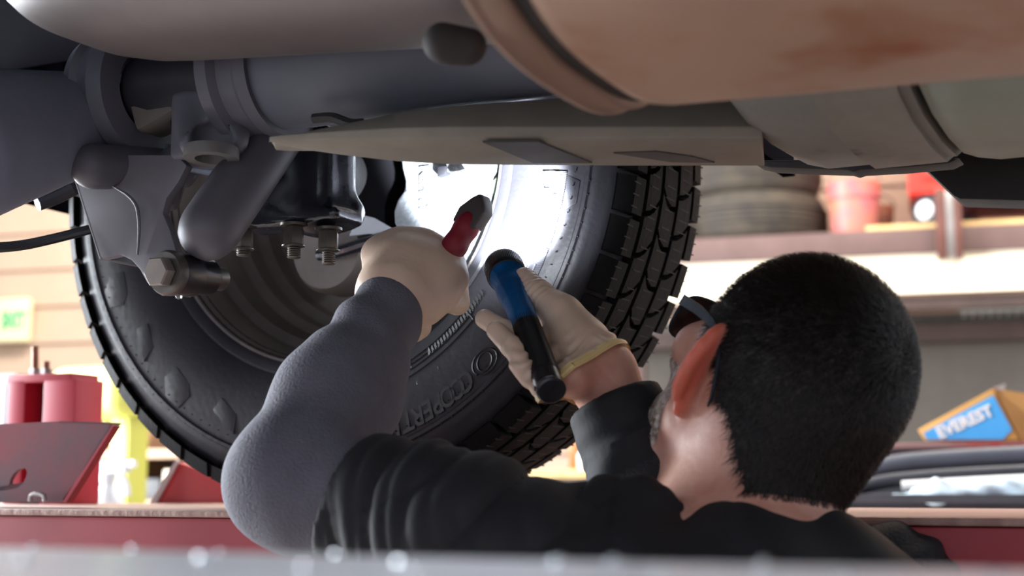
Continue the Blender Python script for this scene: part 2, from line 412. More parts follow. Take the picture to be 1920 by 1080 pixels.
# parts box standing tilted on the bench
bx = empty('parts_box', LY(1850, 826, BY + .2), 'tilted blue and tan cardboard box with white lettering on the bench', 'box')
c0 = LY(1722, 812, BY + .06)
q = [LY(1720, 806, BY + .1), LY(1733, 826, BY + .1), LY(1912, 826, BY + .1), LY(1862, 728, BY + .1)]
m_card = mat('cardboard', '#c9964f', .7, col2='#b98543', scale=8); m_blue = mat('blue_print', '#4aa3df', .5, col2='#3f97d4', scale=6)
obj('carton', MB().prism(q, V * .22 + U * .02), m_card, bx, bevel=.003)
cen = sum(q) / 4
blue = [cen + (p - cen) * .86 - V * .0015 for p in q]
blue = [LY(1731, 812, BY + .098), LY(1738, 824, BY + .098), LY(1880, 824, BY + .098), LY(1898, 806, BY + .098), LY(1862, 741, BY + .098)]
obj('printed_face', MB().prism(blue, V * .0015), m_blue, bx, smooth=0)
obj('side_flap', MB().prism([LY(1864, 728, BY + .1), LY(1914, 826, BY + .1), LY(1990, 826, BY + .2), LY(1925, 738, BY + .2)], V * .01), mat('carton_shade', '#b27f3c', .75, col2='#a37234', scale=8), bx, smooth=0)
obj('loose_flap', MB().prism([LY(1862, 727, BY + .1), LY(1885, 719, BY + .12), LY(1882, 733, BY + .12)], V * .003), mat('white_card', '#e6e3de', .6, col2='#dedad4', scale=5), bx, smooth=0)
tv, tf = text_mesh('EVEREST', .034, .0008, bold=.0012)
tdir = nrm(LY(1855, 772, BY) - LY(1765, 812, BY)); tup = nrm(np.cross(-V, tdir)); tup = tup if tup[2] > 0 else -tup
tc = LY(1813, 800, BY + .0972)
obj('lettering', (np.array([tc + p[0] * tdir * .92 + p[1] * tup * .95 - p[2] * V for p in tv]), tf), MATS['white_card'], bx, smooth=0)
m_hose = mat('black_hose', '#33343c', .4, col2='#26272e', scale=10)
def hose(pts, r, m, name, label, cat):
    return obj(name, MB().tube(pts, r, 14, smooth=3), m, label=label, cat=cat)
HY = BY - .16
hose([LY(1545, 968, HY), LY(1580, 925, HY), LY(1640, 905, HY), LY(1720, 896, HY), LY(1850, 888, HY), LY(2050, 880, HY)], .014, m_hose, 'rubber_hose', 'black rubber hose arching along the bench front', 'hose')
hose([LY(1500, 985, HY + .05), LY(1560, 915, HY + .05), LY(1640, 876, HY + .05), LY(1760, 862, HY + .05), LY(2050, 850, HY + .05)], .02, mat('grey_hose', '#4c4e58', .4, col2='#3f414a', scale=8), 'rubber_hose', 'thick dark grey hose behind the black hose on the bench', 'hose')
hose([LY(1692, 912, HY - .04), LY(1800, 906, HY - .04), LY(1920, 900, HY - .04), LY(2060, 895, HY - .04)], .0105, mat('white_tube', '#e4e2e0', .4, col2='#d8d6d4', scale=8), 'plastic_tube', 'white plastic tube lying in front of the black hose', 'tube')
pts = []
def cloth_f(P):
    d = union([rc(LY(1670, 934, HY - .1), LY(1760, 922, HY - .1), .004, .018), rc(LY(1760, 922, HY - .1), LY(2050, 915, HY - .1), .018, .022)], .02)(P)
    return d + .004 * np.sin(P[:, 0] * 90) * np.sin(P[:, 2] * 130 + P[:, 0] * 40)
obj('shop_cloth', nets(cloth_f, LY(1640, 990, HY - .2) - .05, LY(2080, 880, HY - .02) + .08, .006), mat('pale_blue_cloth', '#dbe9f2', .8, col2='#c6dcea', scale=14), label='crumpled pale blue shop cloth below the white tube', cat='cloth', smooth=180)

# ---- small table seen past the beard, with jug and bottles
TY = 4.3
zt2 = LY(1110, 880, TY)[2]
tb = empty('side_table', LY(1100, 880, TY + .25) * [1, 1, 0] + Z * FLOOR, 'pale wooden side table seen between tyre and beard', 'table')
u0, u1 = LY(985, 880, TY) @ U, LY(1260, 880, TY) @ U
obj('table_top', MB().lbox(u0, u1, TY, TY + .5, zt2 - .03, zt2), m_wood, tb, bevel=.004)
obj('apron', MB().lbox(u0 + .02, u1 - .02, TY + .03, TY + .05, zt2 - .14, zt2 - .03), m_grey, tb, smooth=0)
for uu in (u0 + .04, u1 - .04):
    for y in (TY + .06, TY + .44): obj('leg', MB().lbox(uu - .025, uu + .025, y - .025, y + .025, FLOOR, zt2 - .03), m_grey, tb, smooth=0)
def bottle(px, Y, z, r, h, m, name, label, capm):
    c = LY(px, 870, Y); c[2] = z
    e = empty(name, c, label, 'bottle', 'bottles behind the lift')
    obj('bottle_body', MB().lathe([(r * .9, 0), (r, .01), (r, h * .6), (r * .75, h * .72), (r * .35, h * .8), (r * .35, h * .9)], c, Z, 24), m, e)
    obj('cap', MB().lathe([(r * .42, h * .88), (r * .42, h), (.0001, h)], c, Z, 18), capm, e)
wp = MATS['white_plastic']
bottle(1103, TY + .12, zt2, .036, .085, wp, 'plastic_jug', 'round white plastic jug on the side table', MATS['grey_wire'])
bottle(1126, TY + .22, zt2, .03, .09, wp, 'plastic_jug', 'smaller white jug beside the round white jug', wp)
m_amb = mat('amber_plastic', '#b5723c', .4, col2='#a5642f', scale=8)
bottle(1082, TY + .32, zt2, .028, .16, m_amb, 'amber_bottle', 'amber bottle on the side table left of the jugs', m_dk)
bottle(1143, TY + .33, zt2, .034, .2, m_amb, 'amber_bottle', 'tall amber bottle on the side table nearest the beard', m_dk)

# ---- left background: yellow machine, bench with spray bottle, shelf with supplies
m_yel = mat('yellow_green_paint', '#c6c860', .45, col2='#b8ba52', scale=4)
YY = 3.22
p = LY(222, 800, YY)
mach = empty('pedestal_machine', [p[0], p[1], FLOOR], 'yellow-green pedestal machine with rounded hood behind the tyre', 'machine')
ax = np.array([U, V, Z])
uL, uR = LY(207, 800, YY) @ U, LY(242, 800, YY) @ U
obj('column', MB().lbox(uL, uR, YY, YY + .09, FLOOR, LY(220, 760, YY)[2]), m_yel, mach, bevel=.012)
a, b = LY(118, 692, YY), LY(262, 782, YY)
obj('hood', nets(rbox((a + b) / 2 + V * .06, ax, (abs((b - a) @ U) / 2, .14, abs(a[2] - b[2]) / 2), .05), (a + b) / 2 - .4, (a + b) / 2 + .4, .012), mat('pale_yellow_hood', '#d7d873', .4, col2='#cbcd60', scale=3), mach, smooth=180)
obj('foot_plate', MB().lbox(uL - .12, uR + .12, YY - .1, YY + .2, FLOOR, FLOOR + .03), m_yel, mach, bevel=.006)
# spray bottle
BZ = -.2; SY = 2.6
lb = empty('supply_bench', LY(240, 900, SY + .3) * [1, 1, 0] + Z * FLOOR, 'low supply bench behind the lift, left of the tyre', 'bench')
u0, u1 = LY(20, 900, SY) @ U, LY(430, 900, SY) @ U
obj('bench_top', MB().lbox(u0, u1, SY - .1, SY + .5, BZ - .03, BZ), m_grey, lb, smooth=0)
for uu in (u0 + .04, u1 - .04):
    for y in (SY - .05, SY + .45): obj('leg', MB().lbox(uu - .025, uu + .025, y - .025, y + .025, FLOOR, BZ - .03), m_grey, lb, smooth=0)
c = LY(203, 900, SY); c[2] = BZ; ht = LY(203, 866, SY)[2] - BZ
sb = empty('spray_bottle', c, 'white trigger spray bottle with nozzle pointing right beside the yellow column', 'bottle')
obj('bottle_body', MB().lathe([(.042, 0), (.045, .01), (.045, ht * .5), (.036, ht * .66), (.016, ht * .78), (.014, ht * .86)], c, Z, 24), wp, sb)
obj('spray_head', MB().box(c + Z * (ht * .95) + U * .008, U * .05, V * .012, Z * .013), wp, sb, bevel=.005)
obj('nozzle', MB().cyl(c + Z * ht * .97 + U * .055, c + Z * ht * .98 + U * .078, .009), wp, sb)
obj('trigger', MB().tube([c + Z * ht * .93 + U * .03, c + Z * ht * .8 + U * .055, c + Z * ht * .7 + U * .06], .008, 8, smooth=2), wp, sb)
obj('neck_collar', MB().lathe([(.019, ht * .82), (.019, ht * .9)], c, Z, 16), wp, sb)
# shelf with a tape roll and cartons further back
RY = 3.7
sh = empty('supply_rack', LY(280, 900, RY + .2) * [1, 1, 0] + Z * FLOOR, 'brown supply rack with wooden boards behind the yellow column', 'rack')
u0, u1 = LY(170, 900, RY) @ U, LY(520, 900, RY) @ U
m_rk = mat('rack_wood', '#9a7a60', .7, col2='#86684f', scale=5)
for py in (842, 938):
    z = LY(280, py, RY)[2]; obj('board', MB().lbox(u0, u1, RY, RY + .35, z - .03, z), m_rk, sh, smooth=0)
for uu in (u0 + .02, u1 - .02): obj('side_panel', MB().lbox(uu - .02, uu + .02, RY, RY + .35, FLOOR, LY(280, 770, RY)[2]), m_rk, sh, smooth=0)
obj('rear_panel', MB().lbox(u0, u1, RY + .33, RY + .36, FLOOR, LY(280, 770, RY)[2]), mat('rack_back', '#6f6259', .8, col2='#61554d', scale=4), sh, smooth=0)
z = LY(280, 842, RY)[2]; c = LY(250, 815, RY + .05); rr = c[2] - z
obj('tape_roll', MB().lathe([(rr * .55, -.03), (rr, -.03), (rr, .03), (rr * .55, .03)], c, V, 28, closed=True), mat('tape', '#c2a487', .6, col2='#b4967a', scale=5), label='tan tape roll standing on the supply rack board', cat='tape roll')
z2 = LY(280, 938, RY)[2]
for px0, px1, h, cc, nm, lab in ((248, 285, .07, '#3b3a3c', 'carton', 'dark carton on the lower rack board next to the column'), (290, 350, .1, '#b9ab98', 'carton', 'pale carton on the lower rack board near the tyre')):
    ua, ub = LY(px0, 900, RY) @ U, LY(px1, 900, RY) @ U
    obj(nm, MB().lbox(ua, ub, RY + .04, RY + .28, z2 - .0, z2 + h), mat('carton' + cc, cc, .7, col2=cc, scale=5), bevel=.006, label=lab, cat='box', group='cartons on the rack')
# dark cabinet at the far left
uA, uB = LY(-160, 760, 3.9) @ U, LY(26, 760, 3.9) @ U
cb = empty('floor_cabinet', loc((uA + uB) / 2, 4.1, FLOOR), 'dark grey floor cabinet at the left edge below the exit sign', 'cabinet')
obj('cabinet_body', MB().lbox(uA, uB, 3.9, 4.3, FLOOR, LY(0, 702, 3.9)[2]), mat('slate_cabinet', '#6d6a70', .5, col2='#615e64', scale=4), cb, bevel=.01)
obj('door', MB().lbox(uA + .03, uB - .03, 3.885, 3.9, FLOOR + .1, LY(0, 715, 3.9)[2]), MATS['slate_cabinet'], cb, bevel=.004)

# ------------------------------------------------------------------ the lift
RZ = -.0238
m_lred = mat('lift_red', '#8a0d1c', .42, col2='#9c1526', scale=5, col3='#780b16', coat=.1)
m_deck = mat('worn_deck', '#8a6a62', .5, .2, col2='#a98d80', scale=30, stretch=(.15, 3, 1), bump=.25, bscale=90, col3='#c8b4a8', hi=.62)
m_ndeck = mat('galvanised_deck', '#e4e4e8', .35, .1, col2='#f2f2f4', scale=14, bump=.25, bscale=120)
def runway(y0, y1, name, label, md):
    r = empty(name, loc(0, (y0 + y1) / 2, FLOOR), label, 'car lift', 'runways of the drive-on lift')
    obj('deck_plate', MB().lbox(-3.2, 2.4, y0 - .004, y1 + .004, RZ - .007, RZ), md, r, bevel=.0025)
    for y in (y0, y1 - .05): obj('side_channel', MB().lbox(-3.2, 2.4, y, y + .05, RZ - .17, RZ - .0075), m_lred, r, bevel=.004)
    obj('under_pan', MB().lbox(-3.2, 2.4, y0 + .05, y1 - .05, RZ - .05, RZ - .0075), m_lred, r, smooth=0)
    for uu in (-2.6, 1.8):
        obj('support_leg', MB().lbox(uu - .08, uu + .08, y0 + .1, y1 - .1, FLOOR, RZ - .05), m_lred, r, bevel=.01)
    return r
far = runway(1.21, 1.74, 'lift_runway', 'far red lift runway carrying the tyre, with worn brown deck edge', m_deck)
near = runway(-.10, .434, 'lift_runway', 'near lift runway with bright worn grey deck along the bottom edge', m_ndeck)
# bright flecks of metal on the near deck
mb = MB()
for i in range(70):
    u = RNG.uniform(-.9, .5); y = RNG.uniform(.33, .43); r = RNG.uniform(.0008, .0019)
    mb.ball(loc(u, y, RZ + r * .4), r, 8)
obj('metal_flecks', mb, mat('bright_fleck', '#dfe6ea', .15, .9, col2='#cfd8de', scale=50), near, kind='stuff')
# red wheel stop with slanting edge, oval hole
SYY = 1.34
outer = [LY(x, y, SYY) for x, y in ((-150, 795), (0, 795), (110, 790), (205, 793), (211, 798), (165, 868), (118, 936), (118, 942), (-150, 942))]
oc = np.array([34., 897.]); hole = []
for i in range(20):
    t = 2 * math.pi * i / 20; x, y = 23 * math.cos(t), 12 * math.sin(t); an = -.95
    hole.append(LY(oc[0] + x * math.cos(an) - y * math.sin(an), oc[1] + x * math.sin(an) + y * math.cos(an), SYY))
ws = empty('wheel_stop', LY(60, 942, SYY), 'slanted red sheet-metal wheel stop with oval hole at the left edge', 'wheel stop')
m_stop = mat('scuffed_red', '#8e1a2a', .4, col2='#5a3640', scale=4.5, lo=.4, hi=.62)
iL = 8
poly = outer + [outer[0]] + [hole[(10 - k) % 20] for k in range(21)]
bm_ = MB(); n = len(outer)
bm_.add(outer + hole, [])
# sheet with a hole: fan the ring between outline and hole
def ringfaces(mbx, out, hol, vec):
    no, nh = len(out), len(hol)
    v = list(out) + list(hol) + [p + vec for p in out] + [p + vec for p in hol]
    f = []
    cen = sum(hol) / nh
    def ang(p): q = p - cen; return math.atan2(q[2], q @ U)
    A = sorted([(ang(p), 0, i) for i, p in enumerate(out)] + [(ang(p), 1, i) for i, p in enumerate(hol)])
    lo_ = max((a for a in A if a[1] == 0), key=lambda a: a[0])[2]; lh = max((a for a in A if a[1] == 1), key=lambda a: a[0])[2]
    for a, k, i in A:
        if k == 0: f.append((lo_, i, no + lh)); lo_ = i
        else: f.append((lo_, no + i, no + lh)); lh = i
    b = no + nh
    f2 = [tuple(b + j for j in reversed(q)) for q in f]
    e = [(i, (i + 1) % no, b + (i + 1) % no, b + i) for i in range(no)] + [(no + i, no + (i + 1) % nh, b + no + (i + 1) % nh, b + no + i) for i in range(nh)]
    return mbx.add(v, f + f2 + e)
obj('stop_plate', ringfaces(MB(), outer, hole, V * .006), m_stop, ws, smooth=0)
obj('top_flange', MB().prism([LY(110, 789.5, SYY), LY(206, 792, SYY), LY(206, 796, SYY), LY(110, 794, SYY)], V * .02), m_stop, ws, smooth=0)
obj('edge_flange', MB().prism([LY(207, 794, SYY), LY(213, 799, SYY), LY(124, 942, SYY), LY(117, 942, SYY)], V * .012), mat('bright_lift_red', '#c32a3c', .4, col2='#b02234', scale=6), ws, smooth=0)
obj('latch_clip', MB().tube([LY(56, 940, SYY - .02), LY(58, 927, SYY - .02), LY(82, 926, SYY - .02), LY(84, 940, SYY - .02)], .003, 8, smooth=1), MATS['bright_steel'], ws)
# red bracket with adjusting rods
BYY = 1.6
br = empty('lift_bracket', LY(72, 945, BYY), 'red upright frame bracket with two threaded rods on the lift', 'bracket')
m_br = mat('pink_red_paint', '#c23046', .4, col2='#b4283c', scale=5)
zb = RZ
def bb(x0, x1, y0, y1, dy0=0., dy1=.06):
    a, b = LY(x0, y0, BYY), LY(x1, y1, BYY)
    return MB().lbox(a @ U, b @ U, BYY + dy0, BYY + dy1, max(b[2], RZ), a[2])
obj('side_post', bb(15, 34, 712, 1000), m_br, br, bevel=.003); obj('side_post', bb(82, 130, 712, 1000), m_br, br, bevel=.003)
obj('top_plate', bb(13, 132, 704, 714), m_br, br, bevel=.002); obj('rear_plate', bb(34, 82, 714, 1000, .05, .06), mat('dull_red', '#7c2436', .5, col2='#702032', scale=6), br, smooth=0)
m_rod = mat('rusty_rod', '#9a6c55', .5, .5, col2='#7f5642', scale=30)
for x, yt, ny in ((66, 650, 699), (87, 678, 703)):
    a = LY(x, yt, BYY + .03); b = LY(x, 790, BYY + .03)
    obj('threaded_rod', MB().cyl(b, a, .0052, seg=12), m_rod, br)
    obj('nut', MB().hexa(LY(x, 706, BYY + .03), Z, .0095, .012), MATS['bright_steel'], br)
# red wedge behind the tyre
WY = 1.66
q = [LY(332, 866, WY), LY(287, 944, WY), LY(560, 944, WY), LY(560, 925, WY), LY(400, 890, WY)]
for p in q:
    p[2] = max(p[2], RZ)
wd = empty('wheel_chock', q[1], 'bright red wedge-shaped chock on the runway behind the tyre', 'chock')
obj('wedge_body', MB().prism(q, V * .05), mat('chock_red', '#d8383c', .4, col2='#c43034', scale=7), wd, bevel=.003)
obj('painted_highlight', MB().prism([LY(332, 863, WY) , LY(338, 866, WY), LY(296, 944, WY), LY(284, 944, WY)], -V * .004), mat('highlight_white', '#e9e4e4', .4, col2='#dcd6d6', scale=5), wd, smooth=0)  # pale strip paints the highlight along the wedge's left edge
# ------------------------------------------------------------------ the vehicle
C = np.array([-.1724, 1.70, .368]); AXN = -V              # wheel centre, axle direction towards the camera side
veh = empty('vehicle', [C[0], C[1], RZ], 'underside of a lifted vehicle: exhaust, axle, springs and one wheel', 'vehicle')
m_rub = mat('tyre_rubber', '#27272c', .52, col2='#2f2f35', scale=14, bump=.12, bscale=160, spec=.3)
m_blk = mat('tread_rubber', '#0e0e10', .75, col2='#151517', scale=20, bump=.15, bscale=200, spec=.18)
def wp3(r, th, s):                                        # wheel polar to world, th in degrees
    t = math.radians(th); return C + AXN * s + r * (math.cos(t) * U + math.sin(t) * Z)
half = [(.222, .088), (.226, .099), (.236, .106), (.243, .1075), (.246, .1055), (.249, .1075), (.262, .1135), (.28, .1185), (.300, .1205), (.318, .1195), (.3365, .1168), (.3385, .1188), (.342, .1180), (.3435, .1150), (.346, .1140), (.350, .1135), (.352, .1115), (.3605, .108), (.368, .102), (.374, .093), (.377, .08), (.3785, .05), (.379, 0)]
prof = half + [(r, -s) for r, s in half[-2::-1]]
inner = [(.232, -.08), (.30, -.112), (.36, -.1), (.37, 0), (.36, .1), (.30, .112), (.232, .08)]
tyre = obj('tyre', MB().lathe(prof + inner, C, AXN, 128, closed=True, ref=U), m_rub, veh, smooth=40)
# tread blocks: rows of shared meshes turned about the axle
def block_mesh(name, s0, s1, span, r0, r1, skew, wrap=0., zig=.0):
    n = 5; bm = bmesh.new(); grid = {}
    for j, s in enumerate(np.linspace(s0, s1, 4)):
        for i in range(n):
            t = (i / (n - 1) - .5) * span + skew * ((s - (s0 + s1) / 2) / (s1 - s0)) + zig * math.sin(j / 3 * math.pi)
            for k in (0, 1):
                rr = (r0, r1 - .0035 * (abs(s) / .1) ** 2)[k]
                tt = t * (1 if k == 0 else .94)
                ss = s if k == 0 else s + (.0015 if j == 0 else -.0015 if j == 3 else 0)
                if wrap and ((wrap > 0 and j == 3) or (wrap < 0 and j == 0)): rr -= (.004, .017)[k]
                grid[i, j, k] = bm.verts.new((ss, rr * math.sin(tt), rr * math.cos(tt)))
    for j in range(3):
        for i in range(n - 1):
            for k in (0, 1):
                q = [grid[i, j, k], grid[i + 1, j, k], grid[i + 1, j + 1, k], grid[i, j + 1, k]]
                bm.faces.new(q)
    for i in range(n - 1):
        for j in (0, 3): bm.faces.new([grid[i, j, 0], grid[i + 1, j, 0], grid[i + 1, j, 1], grid[i, j, 1]])
    for j in range(3):
        for i in (0, n - 1): bm.faces.new([grid[i, j, 0], grid[i, j + 1, 0], grid[i, j + 1, 1], grid[i, j, 1]])
    bmesh.ops.recalc_face_normals(bm, faces=bm.faces)
    me = bpy.data.meshes.new(name); bm.to_mesh(me); bm.free(); me.materials.append(m_blk); return me
Mw = Matrix((Vector(AXN), Vector(U), Vector(Z))).transposed()   # local x: axle, y: along the vehicle, z: up
rows = [(.075, .112, 54, .91, 0.0, .25, .0), (.034, .069, 54, .91, .05, 0, .012), (-.014, .028, 54, .91, -.04, 0, .02), (-.066, -.020, 54, .91, .05, 0, .012), (-.112, -.072, 54, .90, 0.0, -.25, 0)]
nb = 0
for ri, (sa, sb_, cnt, fill, skew, wrap, zig) in enumerate(rows):
    me = block_mesh('tread_block', sa, sb_, 2 * math.pi / cnt * fill, .374, .3915, skew, wrap, zig)
    for i in range(cnt):
        o = bpy.data.objects.new('tread_block', me); COL.objects.link(o); o.parent = tyre
        o.location = Vector(C - WL[tyre.name])
        o.rotation_euler = (Mw @ Matrix.Rotation(2 * math.pi * (i + .37 * ri) / cnt, 3, 'X')).to_euler()
        nb += 1
# sipes across the blocks, joined
mb = MB()
for ri, (sa, sb_, cnt, *_r) in enumerate(rows):
    for i in range(cnt):
        for q in (-.28, 0, .28):
            th = math.degrees(2 * math.pi * (i + .37 * ri + q) / cnt)
            a = 90 - th
            if not (-110 < ((a + 180) % 360) - 180 < 30): continue
            s_ = (sa + sb_) / 2; w_ = (sb_ - sa) * .30
            p = wp3(.3911 - .0035 * (abs(s_) / .1) ** 2, a, s_)
            er = nrm(p - C - AXN * ((p - C) @ AXN)); et = np.cross(AXN, er)
            mb.box(p, AXN * w_, et * .0006, er * .0007)
obj('sipes', mb, mat('sipe_black', '#0c0c0d', .7, col2='#101011', scale=20), tyre, smooth=0, kind='stuff')
# sidewall lugs, moulded
for th in np.arange(-170, 10, 14.4):
    if -92 < th < -20: continue
    pts = [(.296, -3.2), (.316, -4.2), (.333, -1.5), (.333, 2.6), (.312, 4.0), (.300, 2.4)]
    if int(th / 14.4) % 2: pts = [(.292, -2.5), (.31, -3.5), (.325, 3.6), (.302, 3.0)]
    obj('sidewall_lug', MB().prism([wp3(r, th + dt, .1185 if r < .33 else .1165) for r, dt in pts], AXN * .0022), m_rub, tyre, bevel=.0009)
# rubber vent nubs
mb = MB()
for i in range(0, 160):
    th = -175 + i * 1.25 * 1.0; r = .343 if i % 2 else .327
    s_ = .1145 if i % 2 else .1205
    if th > 12: break
    p = wp3(r, th * 1.0, s_); mb.cyl(p, p + AXN * .003, .0007, seg=6)
obj('vent_nubs', mb, m_rub, tyre, kind='stuff')
# lettering round the sidewall (tops outwards)
m_let = mat('moulded_letters', '#131316', .45, col2='#18181b', scale=20)
def arc_text(txt, r, th0, dth, size, s_, name, shear=.25, wx=1.0):
    mb = MB()
    for i, ch in enumerate(txt):
        if ch == ' ': continue
        tv, tf = text_mesh(ch, size, .0014, shear, bold=.0006)
        th = th0 - dth * i; o = wp3(r, th, s_); er = nrm(o - C - AXN * ((o - C) @ AXN)); et = nrm(np.cross(er, AXN))
        et = -et if (et @ (wp3(r, th - 1, s_) - o)) < 0 else et
        mb.add([o + p[0] * wx * et + p[1] * er + p[2] * AXN for p in tv], tf)
    return obj(name, mb, m_let, tyre, smooth=0)
arc_text('COOPERTIRES', .313, -52.2, 2.42, .029, .1186, 'moulded_lettering', wx=.9)
# oval emblem in front of the name
mb = MB(); o = wp3(.322, -47.2, .1203); er = nrm(o - C); er -= AXN * (er @ AXN); er = nrm(er); et = nrm(wp3(.322, -48.2, .1203) - o)
for a_, b_, off in ((.0165, .0115, 0), (.0105, .008, .0035)):
    pts = [o + et * (a_ * math.cos(t)) + er * (b_ * math.sin(t) + off * math.cos(t) * .4) for t in np.linspace(0, 2 * math.pi, 33)[:-1]]
    pts.append(pts[0]); mb.tube(pts, .0009, 6)
obj('moulded_emblem', mb, m_let, tyre)
# bar-code like rating lines near the bead
mb = MB()
for r in (.262, .267, .272, .279):
    mb.tube([wp3(r, t, .114 + (r - .262) * .28) for t in np.linspace(-42, -84, 30)], .0006, 5)
for t in (-43, -56, -62, -70, -78):
    mb.tube([wp3(.262, t, .114), wp3(.292 if t % 2 == 0 else .28, t, .1195)], .0006, 5)
obj('moulded_lines', mb, m_let, tyre)
mb = MB()
for i in range(60):                                        # fine moulded bars, as worn small print looks
    t = -37 - i * .33; r_ = .264 + .0012 * (i % 3); mb.tube([wp3(r_, t, .1150), wp3(r_ + .006, t - .12, .1165)], .0007, 5)
obj('moulded_bars', mb, m_let, tyre, kind='stuff')
# raised hatched letter panels at the right
m_pan = mat('hatched_panel', '#3a3b42', .5, col2='#44454c', scale=10, bump=.5, bscale=160, wave='Z')
for th_a, th_b in ((-7.5, -21.5), (-22.5, -34)):
    ths = np.linspace(th_a, th_b, 9)
    pts = [(.289 + (.004 if i in (0, 8) else 0), t) for i, t in enumerate(ths)] + [(.318 - (.004 if i in (0, 8) else 0), t) for i, t in reversed(list(enumerate(ths)))]
    n = len(ths)
    mbp = MB(); fr = [wp3(.289, t, .1198) for t in ths] + [wp3(.303, t, .1212) for t in ths] + [wp3(.318, t, .1202) for t in ths]
    v = fr + [p + AXN * .0016 for p in fr]; f = []
    for k in range(2):
        for i in range(n - 1): f.append((3 * n + k * n + i, 3 * n + k * n + i + 1, 3 * n + (k + 1) * n + i + 1, 3 * n + (k + 1) * n + i))
    for i in range(n - 1): f += [(i, i + 1, 3 * n + i + 1, 3 * n + i), (2 * n + i, 2 * n + i + 1, 5 * n + i + 1, 5 * n + i)]
    for i in (0, n - 1): f += [(i, n + i, 4 * n + i, 3 * n + i), (n + i, 2 * n + i, 5 * n + i, 4 * n + i)]
    obj('letter_panel', mbp.add(v, f), m_pan, tyre)
m_bar = mat('smooth_letter', '#2d2e34', .4, col2='#34353b', scale=12)
for r0, r1, ta, tb in ((.294, .301, -11, -17), (.306, .311, -12, -21), (.296, .303, -24, -30), (.306, .312, -26, -33)):
    mbp = MB(); secs = []
    for t in np.linspace(ta, tb, 7): secs.append([wp3(r0, t, .1208), wp3(r1, t, .1208), wp3(r1, t, .1242), wp3(r0, t, .1242)])
    obj('block_letter_stroke', mbp.loft(secs), m_bar, tyre, bevel=.0006)

# rim with stepped barrel
m_rim = mat('rim_steel', '#7d7672', .45, .35, col2='#6a6460', scale=12, bump=.08, bscale=90)
rp = [(.229, .085), (.238, .0995), (.2385, .1025), (.235, .1035), (.228, .1015), (.2235, .094), (.221, .08), (.216, .072), (.214, .055), (.203, .046), (.198, .03), (.197, .018), (.186, .010), (.184, -.012), (.172, -.020), (.170, -.04), (.155, -.05), (.13, -.055), (.10, -.045), (.06, -.045), (.0001, -.045), (.0001, -.052), (.10, -.053), (.13, -.063), (.18, -.06), (.2, -.05), (.222, .03), (.226, .06)]
rim = obj('rim', MB().lathe(rp, C, AXN, 96, closed=True, ref=U), m_rim, veh, smooth=30)
obj('outer_bead_lip', MB().lathe([(.205, -.06), (.225, -.09), (.236, -.1), (.226, -.06)], C, AXN, 64, closed=True, ref=U), m_rim, rim)
# brake: backing plate, casting with raised letters, clips
m_cast = mat('cast_iron', '#7b8188', .55, .0, col2='#8b9198', scale=30, bump=.5, bscale=170)
m_dark = mat('black_rubber_part', '#15151a', .5, col2='#1d1d22', scale=14)
m_shine = mat('black_enamel', '#1b1d26', .25, .2, col2='#23252e', scale=12, bump=.15, bscale=70, coat=.4)
plate = obj('backing_plate', MB().lathe([(.05, .028), (.105, .028), (.112, .035), (.118, .03), (.116, .02), (.05, .018)], C, AXN, 72, closed=True, ref=U), mat('brake_steel', '#85868a', .45, .2, col2='#75767a', scale=20), veh)
def Yp(px, py, s): return LY(px, py, (C @ V) - s)
cp = [(748, 270), (752, 316), (758, 340), (757, 356), (744, 374), (737, 396), (738, 418), (748, 438), (770, 462), (800, 480), (850, 500), (890, 492), (912, 450), (925, 395), (929, 330), (928, 270)]
cast = obj('brake_casting', MB().prism([Yp(x, y, .078) for x, y in cp], V * .045), m_cast, veh, bevel=.006, seg=3)
for i, ch in enumerate('U HEM'):
    if ch == ' ': continue
    tv, tf = text_mesh(ch, .0185, .0022, bold=.0003); o = Yp(807, 382 - i * 15.2, .079)
    obj('cast_letter', (np.array([o + p[0] * Z + p[1] * (-U) + p[2] * AXN for p in tv]), tf), m_cast, cast, smooth=0)
obj('caliper_bracket', MB().prism([Yp(x, y, .09) for x, y in ((836, 322), (880, 322), (880, 300), (836, 300))], V * .02), m_cast, veh, bevel=.003)
obj('bleed_screw', MB().hexa(Yp(868, 330, .095), AXN - Z * .3, .008, .012), MATS['bright_steel'], veh)
obj('pad_clip', MB().prism([Yp(x, y, .092) for x, y in ((820, 312), (838, 310), (836, 326), (818, 332))], V * .012), m_dark, veh, bevel=.002)
obj('rubber_plug', MB().prism([Yp(x, y, .085) for x, y in ((924, 338), (932, 330), (932, 372), (927, 372), (922, 360))], V * .012), mat('olive_rubber', '#3c4238', .6, col2='#333930', scale=10), veh, bevel=.003)
obj('brake_pad', MB().prism([Yp(x, y, .075) for x, y in ((855, 488), (900, 492), (893, 512), (862, 520))], V * .02), m_dark, veh, bevel=.003)
obj('pad_shim', MB().prism([Yp(x, y, .08) for x, y in ((850, 470), (882, 490), (880, 545), (850, 535))], V * .008), m_cast, veh, bevel=.002)
